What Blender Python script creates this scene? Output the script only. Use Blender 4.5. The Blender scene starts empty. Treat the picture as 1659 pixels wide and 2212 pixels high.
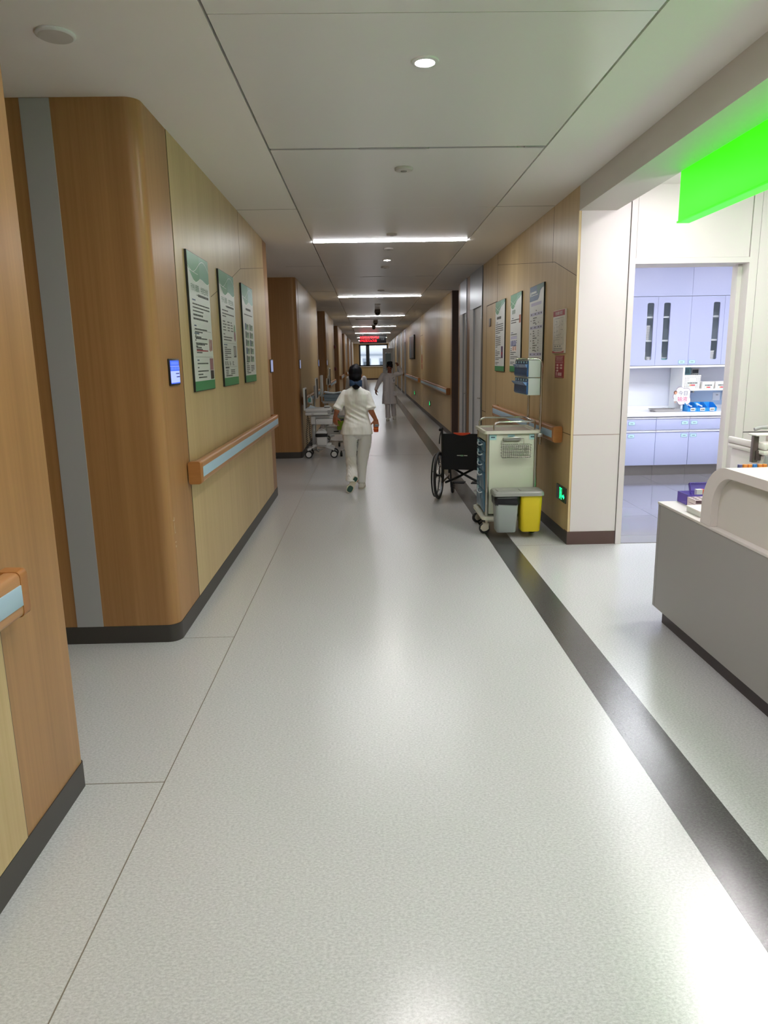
import bpy, bmesh, math, random
from mathutils import Vector, Matrix, noise
R = math.radians
PI = math.pi
S = bpy.context.scene
COL = S.collection

# ---------------------------------------------------------------- camera
cam = bpy.data.cameras.new('camera'); camo = bpy.data.objects.new('camera', cam); COL.objects.link(camo)
cam.sensor_fit = 'VERTICAL'; cam.sensor_height = 24.0; cam.lens = 1543.96 / 2212 * 24.0
cam.clip_start = 0.02; cam.clip_end = 400
_p, _y, _r = 0.20989684, 0.01881122, 0.01709809
_fw = Vector((math.sin(_y) * math.cos(_p), math.cos(_y) * math.cos(_p), -math.sin(_p)))
_rt = Vector((math.cos(_y), -math.sin(_y), 0)); _up = _rt.cross(_fw)
_rt2 = _rt * math.cos(_r) - _up * math.sin(_r); _up2 = _rt * math.sin(_r) + _up * math.cos(_r)
camo.matrix_world = Matrix(((_rt2.x, _up2.x, -_fw.x, 0), (_rt2.y, _up2.y, -_fw.y, 0), (_rt2.z, _up2.z, -_fw.z, 1.6), (0, 0, 0, 1)))
S.camera = camo

# ---------------------------------------------------------------- view, world, lights' strengths
S.view_settings.view_transform = 'Standard'; S.view_settings.look = 'None'
S.view_settings.exposure = 0.54; S.view_settings.gamma = 1.0; S.view_settings.use_curve_mapping = False
c = S.cycles
c.use_denoising = True
try: c.denoiser = 'OPENIMAGEDENOISE'
except Exception: pass
c.max_bounces = 10; c.diffuse_bounces = 6; c.glossy_bounces = 4; c.transmission_bounces = 8; c.transparent_max_bounces = 12
c.sample_clamp_indirect = 4.0; c.caustics_reflective = False; c.caustics_refractive = False
w = bpy.data.worlds.new('overcast_sky'); S.world = w; w.use_nodes = True
bg = w.node_tree.nodes['Background']; bg.inputs[0].default_value = (0.86, 0.93, 1.0, 1); bg.inputs[1].default_value = 1.25
L_STRIP = 52        # strip lamps along the corridor
L_NEAR = 115         # strip lamp just above the photographer
L_STATION = 112      # lamps over the nurse station
L_FILL = 62      # unseen drum lamps, added to brighten the corridor ceiling
L_ROOM = 16         # ceiling lamps of the treatment room
L_DOWN = 380         # round downlights
L_NEARDOWN = 700.0    # downlight in the nearest ceiling panel
L_GREEN = 1.1         # lit green sign

# ---------------------------------------------------------------- helpers
def lin(h):
    h = h.lstrip('#'); v = [int(h[i:i + 2], 16) / 255 for i in (0, 2, 4)]
    return tuple((x / 12.92 if x <= .04045 else ((x + .055) / 1.055) ** 2.4) for x in v) + (1,)

MATS = {}
def mat(name, col='#808080', rough=.5, metal=0., spec=.5, emit=0., trans=0., alpha=1., bump=0., bscale=200., vary=0., vscale=8., coat=0., ecol=None, ior=None, sheen=0.):
    if name in MATS: return MATS[name]
    m = bpy.data.materials.new(name); m.use_nodes = True; nt = m.node_tree; b = nt.nodes['Principled BSDF']
    cc = lin(col) if isinstance(col, str) else tuple(col) + (1,)
    b.inputs['Base Color'].default_value = cc; b.inputs['Roughness'].default_value = rough; b.inputs['Metallic'].default_value = metal
    b.inputs['Specular IOR Level'].default_value = spec; b.inputs['Coat Weight'].default_value = coat; b.inputs['Coat Roughness'].default_value = .1
    b.inputs['Transmission Weight'].default_value = trans; b.inputs['Alpha'].default_value = alpha
    if ior: b.inputs['IOR'].default_value = ior
    if sheen: b.inputs['Sheen Weight'].default_value = sheen
    if emit:
        b.inputs['Emission Color'].default_value = (lin(ecol) if isinstance(ecol, str) else (tuple(ecol) + (1,) if ecol else cc)); b.inputs['Emission Strength'].default_value = emit
    if bump or vary:
        tc = nt.nodes.new('ShaderNodeTexCoord'); n = nt.nodes.new('ShaderNodeTexNoise'); n.inputs['Scale'].default_value = bscale if bump else vscale
        n.inputs['Detail'].default_value = 3; nt.links.new(tc.outputs['Object'], n.inputs['Vector'])
        if bump:
            bp = nt.nodes.new('ShaderNodeBump'); bp.inputs['Strength'].default_value = bump; bp.inputs['Distance'].default_value = .002
            nt.links.new(n.outputs['Fac'], bp.inputs['Height']); nt.links.new(bp.outputs['Normal'], b.inputs['Normal'])
        if vary:
            n2 = nt.nodes.new('ShaderNodeTexNoise'); n2.inputs['Scale'].default_value = vscale; nt.links.new(tc.outputs['Object'], n2.inputs['Vector'])
            mx = nt.nodes.new('ShaderNodeMix'); mx.data_type = 'RGBA'
            mx.inputs[6].default_value = tuple(x * (1 - vary) for x in cc[:3]) + (1,); mx.inputs[7].default_value = tuple(min(1, x * (1 + vary)) for x in cc[:3]) + (1,)
            nt.links.new(n2.outputs['Fac'], mx.inputs[0]); nt.links.new(mx.outputs[2], b.inputs['Base Color'])
    MATS[name] = m; return m

def wood(name, c1, c2, rough=.4, sc=(55, 55, .9), spec=.4):
    if name in MATS: return MATS[name]
    m = bpy.data.materials.new(name); m.use_nodes = True; nt = m.node_tree; b = nt.nodes['Principled BSDF']
    tc = nt.nodes.new('ShaderNodeTexCoord'); mp = nt.nodes.new('ShaderNodeMapping'); mp.inputs['Scale'].default_value = sc
    n = nt.nodes.new('ShaderNodeTexNoise'); n.inputs['Scale'].default_value = 1.0; n.inputs['Detail'].default_value = 6; n.inputs['Roughness'].default_value = .62
    mp2 = nt.nodes.new('ShaderNodeMapping'); mp2.inputs['Scale'].default_value = tuple(x * .12 for x in sc)
    n2 = nt.nodes.new('ShaderNodeTexNoise'); n2.inputs['Scale'].default_value = 1.0; n2.inputs['Detail'].default_value = 2
    ad = nt.nodes.new('ShaderNodeMath'); ad.operation = 'ADD'; ml = nt.nodes.new('ShaderNodeMath'); ml.operation = 'MULTIPLY'; ml.inputs[1].default_value = .5
    rp = nt.nodes.new('ShaderNodeValToRGB'); rp.color_ramp.elements[0].position = .3; rp.color_ramp.elements[1].position = .7
    rp.color_ramp.elements[0].color = lin(c1); rp.color_ramp.elements[1].color = lin(c2)
    lk = nt.links.new
    lk(tc.outputs['Object'], mp.inputs['Vector']); lk(tc.outputs['Object'], mp2.inputs['Vector']); lk(mp.outputs[0], n.inputs['Vector']); lk(mp2.outputs[0], n2.inputs['Vector'])
    lk(n.outputs['Fac'], ad.inputs[0]); lk(n2.outputs['Fac'], ad.inputs[1]); lk(ad.outputs[0], ml.inputs[0]); lk(ml.outputs[0], rp.inputs['Fac']); lk(rp.outputs['Color'], b.inputs['Base Color'])
    b.inputs['Roughness'].default_value = rough; b.inputs['Specular IOR Level'].default_value = spec
    MATS[name] = m; return m

class B:
    """collects shapes for ONE mesh; every shape takes a material slot number"""
    def __init__(s): s.bm = bmesh.new(); s.sl = 0
    def slot(s, i): s.sl = i; return s
    def _f(s, vs, smooth=False):
        try: f = s.bm.faces.new(vs)
        except ValueError: return None
        f.material_index = s.sl; f.smooth = smooth; return f
    def quad(s, *pts):
        return s._f([s.bm.verts.new(p) for p in pts])
    def box(s, x0, x1, y0, y1, z0, z1, bev=0., M=None, seg=2):
        t = bmesh.new(); bmesh.ops.create_cube(t, size=1.)
        for v in t.verts: v.co = Vector((x0 + (x1 - x0) * (v.co.x + .5), y0 + (y1 - y0) * (v.co.y + .5), z0 + (z1 - z0) * (v.co.z + .5)))
        if bev: bmesh.ops.bevel(t, geom=list(t.edges), offset=bev, segments=seg, affect='EDGES', profile=.5)
        return s._merge(t, M, smooth=bool(bev))
    def _merge(s, t, M=None, smooth=False):
        if M is not None: bmesh.ops.transform(t, matrix=M, verts=t.verts)
        mp = {v: s.bm.verts.new(v.co) for v in t.verts}
        for f in t.faces:
            nf = s._f([mp[v] for v in f.verts], smooth or f.smooth)
        t.free(); return s
    def loft(s, rings, cap=True, closed=False, smooth=True):
        rs = [[s.bm.verts.new(p) for p in r] for r in rings]
        n = len(rs[0]); m = len(rs)
        for i in range(m if closed else m - 1):
            a, b = rs[i], rs[(i + 1) % m]
            for j in range(n): s._f([a[j], a[(j + 1) % n], b[(j + 1) % n], b[j]], smooth)
        if cap and not closed:
            s._f(list(reversed(rs[0]))); s._f(rs[-1])
        return s
    def cyl(s, p0, p1, r0, r1=None, seg=16, cap=True):
        p0, p1 = Vector(p0), Vector(p1); r1 = r0 if r1 is None else r1
        d = (p1 - p0).normalized(); a = d.orthogonal().normalized(); b = d.cross(a)
        ring = lambda p, r: [p + (a * math.cos(2 * PI * k / seg) + b * math.sin(2 * PI * k / seg)) * r for k in range(seg)]
        return s.loft([ring(p0, r0), ring(p1, r1)], cap)
    def tube(s, pts, r, seg=8, closed=False, cap=True):
        pts = [Vector(p) for p in pts]; n = len(pts); rings = []
        a = None
        for i, p in enumerate(pts):
            if closed: d = pts[(i + 1) % n] - pts[i - 1]
            else: d = pts[min(i + 1, n - 1)] - pts[max(i - 1, 0)]
            d.normalize()
            if a is None: a = d.orthogonal().normalized()
            a = (a - d * a.dot(d)).normalized(); b = d.cross(a)
            rr = r[i] if isinstance(r, (list, tuple)) else r
            rings.append([p + (a * math.cos(2 * PI * k / seg) + b * math.sin(2 * PI * k / seg)) * rr for k in range(seg)])
        return s.loft(rings, cap, closed)
    def lathe(s, prof, c=(0, 0, 0), axis='z', seg=24, cap=True):
        c = Vector(c); rings = []
        for r, h in prof:
            ring = []
            for k in range(seg):
                t = 2 * PI * k / seg; u, v = r * math.cos(t), r * math.sin(t)
                ring.append(c + Vector({'z': (u, v, h), 'x': (h, u, v), 'y': (v, h, u)}[axis]))
            rings.append(ring)
        return s.loft(rings, cap)
    def prism(s, poly, z0, z1, axis='z', smooth=False):
        f = {'z': lambda u, v, h: (u, v, h), 'x': lambda u, v, h: (h, u, v), 'y': lambda u, v, h: (u, h, v)}[axis]
        return s.loft([[Vector(f(u, v, z0)) for u, v in poly], [Vector(f(u, v, z1)) for u, v in poly]], True, smooth=smooth)
    def ell(s, c, rx, ry, rz, M=None, u=16, v=10):
        t = bmesh.new(); bmesh.ops.create_uvsphere(t, u_segments=u, v_segments=v, radius=1.)
        for q in t.verts: q.co = Vector((q.co.x * rx, q.co.y * ry, q.co.z * rz))
        if M is not None: bmesh.ops.transform(t, matrix=M, verts=t.verts)
        for q in t.verts: q.co += Vector(c)
        return s._merge(t, None, True)
    def capsule(s, p0, p1, r0, r1, seg=14):
        p0, p1 = Vector(p0), Vector(p1); d = p1 - p0; L = max(d.length, 1e-6); d /= L
        a = d.orthogonal().normalized(); b = d.cross(a); rings = []
        prof = [(-r0 * math.cos(t), r0 * math.sin(t)) for t in (.15, .5, .9, 1.25, PI / 2)] + [(L + r1 * math.sin(t), r1 * math.cos(t)) for t in (0, .35, .7, 1.07, 1.42)]
        for h, r in prof: rings.append([p0 + d * h + (a * math.cos(2 * PI * k / seg) + b * math.sin(2 * PI * k / seg)) * r for k in range(seg)])
        return s.loft(rings)
    def text(s, body, size, x, z, y=0., align='LEFT', sx=1.):
        """lettering standing in the local xz plane, facing -y"""
        cu = bpy.data.curves.new('lettering', 'FONT'); cu.body = body; cu.size = size; cu.align_x = align; cu.resolution_u = 2
        o = bpy.data.objects.new('lettering', cu); COL.objects.link(o)
        dg = bpy.context.evaluated_depsgraph_get(); me = bpy.data.meshes.new_from_object(o.evaluated_get(dg))
        vs = [s.bm.verts.new((x + v.co.x * sx, y, z + v.co.y)) for v in me.vertices]
        for p in me.polygons: s._f([vs[i] for i in p.vertices])
        bpy.data.objects.remove(o); bpy.data.curves.remove(cu); bpy.data.meshes.remove(me)
        return s
    def rect(s, x0, x1, z0, z1, y=0.):
        return s.quad((x0, y, z0), (x1, y, z0), (x1, y, z1), (x0, y, z1))
    def lines(s, x0, x1, z, n, pitch, h, rnd, y=0., last=.6, word=.017):
        """rows of small print too small to read: broken bars"""
        for i in range(n):
            xe = x1 if i < n - 1 else x0 + (x1 - x0) * last
            x = x0
            while x < xe - word * .4:
                wd = min(word * rnd.uniform(.5, 2.6), xe - x); s.rect(x, x + wd, z - i * pitch, z - i * pitch + h, y); x += wd + word * rnd.uniform(.07, .22)
        return s
    def xf(s, M): bmesh.ops.transform(s.bm, matrix=M, verts=s.bm.verts); return s

def obj(name, b, mats, parent=None, sharp=35, mods=None, absolute=False, recalc=True):
    me = bpy.data.meshes.new(name)
    if recalc: bmesh.ops.recalc_face_normals(b.bm, faces=b.bm.faces)
    b.bm.to_mesh(me); b.bm.free()
    for m in (mats if isinstance(mats, (list, tuple)) else [mats]): me.materials.append(m)
    if sharp is not None:
        try: me.set_sharp_from_angle(angle=R(sharp))
        except Exception: pass
    o = bpy.data.objects.new(name, me); COL.objects.link(o)
    if parent is not None:
        o.parent = parent
        if absolute:
            me.transform(Matrix.Translation(-parent.location) if not any(parent.rotation_euler) else parent.matrix_basis.inverted())
    return o
def tag(o, label=None, cat=None, group=None, kind=None):
    for k, v in (('label', label), ('category', cat), ('group', group), ('kind', kind)):
        if v: o[k] = v
    return o
def thing(name, label, cat, loc=(0, 0, 0), rz=0., group=None):
    o = bpy.data.objects.new(name, None); COL.objects.link(o); o.location = loc; o.rotation_euler = (0, 0, rz); o.empty_display_size = .05
    return tag(o, label, cat, group)
def struct(name, b, mats, parent=None, **k):
    o = obj(name, b, mats, parent, **k)
    if parent is None: o['kind'] = 'structure'
    return o
def children(o): return [c for c in COL.objects if c.parent == o]
def dup(o, parent=None):
    kids = children(o); q = o.copy(); COL.objects.link(q); q.parent = parent
    for k in kids: dup(k, q)
    return q
def arc(cx, cz, r, a0, a1, n=8):
    return [(cx + r * math.cos(a0 + (a1 - a0) * i / n), cz + r * math.sin(a0 + (a1 - a0) * i / n)) for i in range(n + 1)]
def rrect(x0, x1, z0, z1, r, n=5):
    return arc(x1 - r, z0 + r, r, -PI / 2, 0, n) + arc(x1 - r, z1 - r, r, 0, PI / 2, n) + arc(x0 + r, z1 - r, r, PI / 2, PI, n) + arc(x0 + r, z0 + r, r, PI, 1.5 * PI, n)
# ================================================================ materials of the setting
XL, XR, ZC = -1.135, 1.70, 2.916
M_BEIGE = wood('pale_ash_laminate', '#b59a6c', '#cdb587', .38)
M_BROWN = wood('honey_oak_laminate', '#926a41', '#ae8354', .36)
M_DARKW = wood('shaded_oak_laminate', '#4d382b', '#5d463a', .4)  # oak darkened to paint in the shade on the pillar end face
M_BASE = mat('charcoal_vinyl_skirting', '#3c3834', .45)
M_BASEB = mat('brown_vinyl_skirting', '#503c36', .45)
M_WHITE = mat('white_wall_panel', '#d2cccb', .45)
M_PAINT = mat('ceiling_paint', '#f0edea', .6)
M_JOINT = mat('dark_joint', '#3a3a3c', .7)
M_STEEL = mat('brushed_steel', '#a9adb2', .32, metal=1., bump=.05, bscale=60)
M_INOX = mat('polished_steel', '#c9c6c2', .18, metal=1.)
M_LAMP = mat('strip_lamp_diffuser', '#ffffff', .5, emit=L_STRIP, ecol=(.97, .98, 1))
M_LAMPN = mat('near_lamp_diffuser', '#ffffff', .5, emit=L_NEAR, ecol=(1, .945, .97))
M_LAMPS = mat('station_lamp_diffuser', '#ffffff', .5, emit=L_STATION, ecol=(1, .91, .965))
M_LAMPR = mat('treatment_room_lamp', '#ffffff', .5, emit=L_ROOM, ecol=(.93, .96, 1))
M_DOWN = mat('downlight_lens', '#ffffff', .5, emit=L_DOWN, ecol=(1, .97, .94))

M_DOWNN = mat('near_downlight_lens', '#ffffff', .5, emit=L_NEARDOWN, ecol=(1, .95, .97))
def floor_mat(name, c1, c2, rough):
    m = bpy.data.materials.new(name); m.use_nodes = True; nt = m.node_tree; b = nt.nodes['Principled BSDF']; lk = nt.links.new
    tc = nt.nodes.new('ShaderNodeTexCoord'); mp = nt.nodes.new('ShaderNodeMapping'); mp.inputs['Scale'].default_value = (1, 1.6, 1)
    n = nt.nodes.new('ShaderNodeTexNoise'); n.inputs['Scale'].default_value = 95; n.inputs['Detail'].default_value = 5; n.inputs['Roughness'].default_value = .75
    rp = nt.nodes.new('ShaderNodeValToRGB'); rp.color_ramp.elements[0].position = .38; rp.color_ramp.elements[1].position = .62
    rp.color_ramp.elements[0].color = lin(c1); rp.color_ramp.elements[1].color = lin(c2)
    n2 = nt.nodes.new('ShaderNodeTexNoise'); n2.inputs['Scale'].default_value = 420; n2.inputs['Detail'].default_value = 1
    bp = nt.nodes.new('ShaderNodeBump'); bp.inputs['Strength'].default_value = .16; bp.inputs['Distance'].default_value = .0012
    lk(tc.outputs['Object'], mp.inputs['Vector']); lk(mp.outputs[0], n.inputs['Vector']); lk(mp.outputs[0], n2.inputs['Vector'])
    lk(n.outputs['Fac'], rp.inputs['Fac']); lk(rp.outputs['Color'], b.inputs['Base Color']); lk(n2.outputs['Fac'], bp.inputs['Height']); lk(bp.outputs['Normal'], b.inputs['Normal'])
    b.inputs['Roughness'].default_value = rough; b.inputs['Specular IOR Level'].default_value = .8
    return m
M_FLOOR = floor_mat('speckled_grey_vinyl', '#b5b7b8', '#d2d4d4', .18)
M_BAND = floor_mat('charcoal_vinyl_band', '#3b3b3b', '#555554', .18)
M_SEAM = mat('vinyl_weld_seam', '#7b7468', .5)

# ================================================================ floor
b = B(); b.quad((-3.2, -4.2, 0), (6.6, -4.2, 0), (6.6, 62, 0), (-3.2, 62, 0)); struct('floor', b, M_FLOOR)
b = B(); b.box(1.058, 1.256, -4.1, 60, -.002, .0008); struct('trim_1', b, M_BAND)
b = B()
b.box(-.830, -.826, -4.1, 60, -.002, .0006)
for yy in (2.532, 4.03, 12.0, 20.1, 28.7): b.box(XL, -.828, yy - .002, yy + .002, -.002, .0006)
for yy in (5.985,): b.box(1.256, 6.0, yy - .002, yy + .002, -.002, .0006)
b.box(-.828, 1.058, 12.2, 12.204, -.002, .0006)
struct('trim_2', b, M_SEAM)

# ================================================================ ceiling
CX0, CX1, GAP = -.592, 1.163, .012
M_CPAN = mat('satin_ceiling_panel', '#ecebeb', .25, spec=.6)
b = B()
b.box(-3.2, CX0 - GAP, -4.2, 60.2, ZC, ZC + .05); b.box(CX1 + GAP, 6.6, -4.2, 60.2, ZC, ZC + .05)
struct('ceiling', b, M_PAINT)
b = B(); b.box(CX0 - .2, CX1 + .2, -4.2, 60.2, ZC + .03, ZC + .08); struct('ceiling', b, M_JOINT)
seams = [-2.2, -.5, 1.32, 3.114, 4.93, 6.762, 8.556, 10.69, 12.1, 14.0, 15.8]
while seams[-1] < 58: seams.append(seams[-1] + 1.723)
b = B(); b2 = B(); ends = [-4.2] + seams + [60.1]
for i in range(len(ends) - 1):
    g0 = .017 if abs(ends[i] - 4.93) < .01 or abs(ends[i] - 12.1) < .01 else .0025
    g1 = .017 if abs(ends[i + 1] - 4.93) < .01 or abs(ends[i + 1] - 12.1) < .01 else .0025
    b.box(CX0, CX1, ends[i] + g0, ends[i + 1] - g1, ZC, ZC + .02)
struct('ceiling', b, M_CPAN)
for yy, xs in ((4.93, ((-.585, -.03), (-.02, .40), (.42, .98), (1.03, 1.155))), (12.1, ((-.5, -.1), (-.05, .25), (.3, .7), (.8, 1.1)))):
    for k, (a0, a1) in enumerate(xs): b2.box(a0, a1, yy - .0155, yy + .0155, ZC - .003 * (k % 2), ZC + .015)
struct('trim_3', b2, mat('slot_diffuser_trim', '#a8a8aa', .4, metal=.3))
b = B()   # cross joints in the painted side strips
for yy in (6.762, 10.7, 14.5, 18.4, 22.2, 26, 29.8, 33.6, 37.4):
    b.box(XL, CX0 - GAP, yy - .003, yy + .003, ZC - .001, ZC + .004); b.box(CX1 + GAP, XR, yy - .003, yy + .003, ZC - .001, ZC + .004)
struct('trim_4', b, mat('ceiling_joint', '#6f6c69', .6))

# ================================================================ left side: wall blocks between door niches
BLOCKS = [(-4.1, 2.532), (3.977, 8.70), (12.0, 17.0), (20.1, 25.1), (28.7, 33.1), (36.9, 41.2), (45.0, 49.4), (53.0, 60.0)]
XB = -2.6
for i, (y0, y1) in enumerate(BLOCKS):
    r = .075; r0 = .018 if i == 0 else r
    fp = [(XB, y0)] + arc(XL - r, y0 + r, r, -PI / 2, 0, 8) + arc(XL - r0, y1 - r0, r0, 0, PI / 2, 6) + [(XB, y1)]
    b = B(); b.prism(fp, .1, ZC, smooth=True); struct('wall_left', b, M_BROWN)
    off = lambda q, e: (q[0] + (e if q[0] > XB + .01 else 0), q[1] + (-e if q[1] < (y0 + y1) / 2 else e))
    b = B(); b.prism([off(q, .004) for q in fp], 0, .104, smooth=True); struct('baseboard_left', b, M_BASE)
    p0, p1 = {0: (-4.1, 2.073), 1: (4.495, 8.31)}.get(i, (y0 + .34, y1 - .38))
    b = B(); b.box(XL - .02, XL + .003, p0 + .003, p1 - .003, .106, ZC - .001)
    n = max(1, round((p1 - p0) / .62))
    struct('wall_left', b, M_BEIGE)
    b = B()
    for yy in (p0, p1): b.box(XL - .02, XL + .001, yy - .003, yy + .003, .106, ZC - .001)
    struct('trim_5', b, M_JOINT)
# upright joint, and a thin rising line with no known seam behind it
b = B()
def groove(b, pts, x, wd=.004, dep=.0012):
    for (ya, za), (yb, zb) in zip(pts, pts[1:]):
        d = Vector((0, yb - ya, zb - za)); n = Vector((0, -d.z, d.y)).normalized() * wd / 2
        A, Bv = Vector((x, ya, za)), Vector((x, yb, zb))
        b.loft([[A - n, A + n, A + n + Vector((dep, 0, 0)), A - n + Vector((dep, 0, 0))], [Bv - n, Bv + n, Bv + n + Vector((dep, 0, 0)), Bv - n + Vector((dep, 0, 0))]])
groove(b, [(6.79, 2.914), (6.79, 2.424)], XL + .003); groove(b, [(8.3, 2.61), (6.79, 2.424), (6.2, 2.26), (5.45, 2.07)], XL + .003)
struct('trim_6', b, mat('panel_line', '#6d5a3c', .6))
b = B(); b.box(XB - .1, XB, -4.1, 60, 0, ZC); struct('wall_left', b, M_BROWN)          # back of the door niches
b = B(); b.box(-1.722, -1.572, 3.972, 3.977, .105, ZC - .003); struct('window_1', b, mat('frosted_glass_strip', '#a6a8a9', .35, spec=.6))

# ================================================================ right side
def rwall(y0, y1, m, z0=.1, x=XR, name='wall_right', th=.12):
    b = B(); b.box(x, x + th, y0, y1, z0, ZC); return struct(name, b, m)
def rbase(y0, y1, x=XR):
    b = B(); b.box(x - .005, x + .1, y0, y1, 0, .105); return struct('baseboard_right', b, M_BASE)
b = B(); b.box(XR, XR + .1, 5.992, 10.80, .1, ZC); struct('wall_right', b, M_BEIGE); rbase(5.992, 10.82)
b = B(); b.box(XR - .002, XR + .012, 5.986, 6.0, .105, 2.727); struct('trim_7', b, mat('pale_corner_strip', '#cdb98c', .4))
# flush hydrant door and joints in the ash panels
b = B()
groove(b, [(9.62, .12), (9.62, 2.9)], XR, .006, -.0012); groove(b, [(10.79, .12), (10.79, 2.9)], XR, .006, -.0012)
groove(b, [(9.62, 2.315), (10.45, 2.315), (10.45, .83), (10.79, .83)], XR, .010, -.0015); groove(b, [(10.45, .83), (10.45, .12)], XR, .006, -.0012)
groove(b, [(6.79, 2.914), (6.79, 2.434)], XR, .004, -.0012); groove(b, [(9.6, 2.765), (6.72, 2.434), (6.0, 2.236)], XR, .004, -.0012)  # upright joint; the slanted thin line follows no known seam
groove(b, [(6.0, .952), (6.25, .952)], XR, .006, -.0012)
struct('trim_8', b, mat('panel_line_brown', '#54432f', .6))
M_LEAF = mat('pale_grey_door_leaf', '#eceff0', .4)
def steel_door(n, y0, y1):
    z1 = 2.36; f = thing('door_%d' % n, None, None); f['kind'] = 'structure'
    b = B(); b.box(XR - .012, XR + .14, y0, y0 + .07, 0, ZC); b.box(XR - .012, XR + .14, y1 - .38, y1, 0, ZC - .001); b.box(XR - .012, XR + .14, y0 + .07, y1 - .38, z1, ZC - .002)
    obj('frame', b, M_STEEL, f)
    b = B(); b.box(XR + .015, XR + .06, y0 + .072, y1 - .382, .01, z1 - .004); obj('leaf', b, M_LEAF, f)
    b = B(); b.box(XR - .016, XR - .0125, y1 - .375, y1 - .01, .02, z1); obj('side_panel', b, M_LEAF, f)
    b = B(); b.tube([(XR + .03, y0 + .16, 1.0), (XR - .02, y0 + .16, 1.0), (XR - .02, y0 + .27, 1.0)], .009); obj('handle', b, M_INOX, f)
    return f
steel_door(1, 10.83, 12.08); rwall(12.10, 12.50, M_BROWN); rbase(12.10, 12.50); steel_door(2, 12.52, 13.36); rwall(13.38, 13.62, M_BROWN); rbase(13.38, 13.62)
b = B(); b.box(2.3, 2.4, 13.4, 14.9, 0, ZC); struct('wall_right', b, M_BROWN)      # niche behind
b = B(); b.box(XR, 2.32, 14.70, 14.76, .0, ZC); struct('wall_right', b, M_DARKW)
rwall(14.76, 14.96, M_BROWN); rwall(14.96, 22.4, M_BEIGE); rwall(22.4, 23.5, M_BEIGE); rwall(23.5, 32.5, M_BEIGE); rbase(14.76, 32.5)
rwall(13.62, 13.66, M_BROWN)
b = B(); groove(b, [(22.4, .12), (22.4, 2.9)], XR, .012, -.0015); groove(b, [(23.5, .12), (23.5, 2.9)], XR, .012, -.0015); groove(b, [(22.4, 2.32), (23.5, 2.32)], XR, .012, -.0015); struct('trim_9', b, mat('panel_line_brown'))
y = 32.52
for k, (dw, ww) in enumerate(((1.0, 2.6), (.9, 4.2), (1.0, 3.6), (1.0, 3.4), (1.0, 3.6), (.9, 2.4))):
    steel_door(3 + k, y, y + dw); rwall(y + dw + .02, y + dw + ww - .02, M_BEIGE); rbase(y + dw + .02, y + dw + ww - .02); y += dw + ww
rwall(y, 60, M_BEIGE); rbase(y, 60)

# ================================================================ end of the corridor: wall with a wide window
YE = 60.0
WX0, WX1, WZ0, WZ1 = -.70, 1.66, 1.10, 2.84
M_FRAME = mat('black_window_frame', '#181c24', .4)
b = B(); b.box(-2.6, WX0, YE, YE + .25, 0, ZC); b.box(WX1, 2.4, YE, YE + .25, 0, ZC); b.box(WX0, WX1, YE, YE + .25, 0, WZ0); b.box(WX0, WX1, YE, YE + .25, WZ1, ZC)
struct('wall_back', b, M_BEIGE)
b = B(); b.box(-2.0, 2.2, YE - .01, YE, 0, .13); struct('baseboard_back', b, M_BASEB)
wn = thing('window_2', None, None, (0, YE, 0)); wn['kind'] = 'structure'
b = B()
for (x0, x1) in ((WX0, WX0 + .13), (-.12, .16), (WX1 - .08, WX1)): b.box(x0, x1, .02, .16, WZ0, WZ1)
b.box(WX0, WX1, .02, .16, WZ0, WZ0 + .09); b.box(WX0, WX1, .02, .16, WZ1 - .09, WZ1)
obj('frame', b, M_FRAME, wn)
M_GLASS = mat('clear_window_glass', '#dfe8ee', .02, alpha=.08, spec=.5)
b = B(); b.box(WX0 + .1, WX1 - .05, .08, .09, WZ0 + .05, WZ1 - .05); obj('pane', b, M_GLASS, wn)
b = B(); b.box(WX0 - .05, WX1 + .03, -.12, .02, WZ0 - .06, WZ0); obj('sill', b, mat('white_stone_sill', '#e4e4e2', .3), wn)

# ================================================================ building across the yard
M_FAC = mat('white_facade', '#d9dde4', .6); M_FACG = mat('grey_facade', '#8e98a6', .6); M_FACGL = mat('office_window_glass', '#3d4a58', .25, spec=.8)
bd = thing('exterior_building', 'white office block across the yard, seen through the corridor end window', 'building', (0, 82, 0))
b = B(); b.box(-14, 16, 0, 8, -12, 3.3); obj('facade', b, M_FAC, bd)
b = B(); b.box(-14.2, 16.2, -.35, 0, 2.05, 2.25); obj('cornice', b, M_FACG, bd)
for (x0, x1) in ((-3.1, -1.3), (-.55, .35), (1.3, 3.0), (3.7, 5.4)):
    b = B(); b.box(x0, x1, -.06, -.002, -.2, 1.75); wq = obj('window', b, M_FACG, bd)
    b = B(); b.box(x0 + .1, x1 - .1, -.09, -.062, -.05, 1.4); obj('pane', b, M_FACGL, wq)

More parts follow.
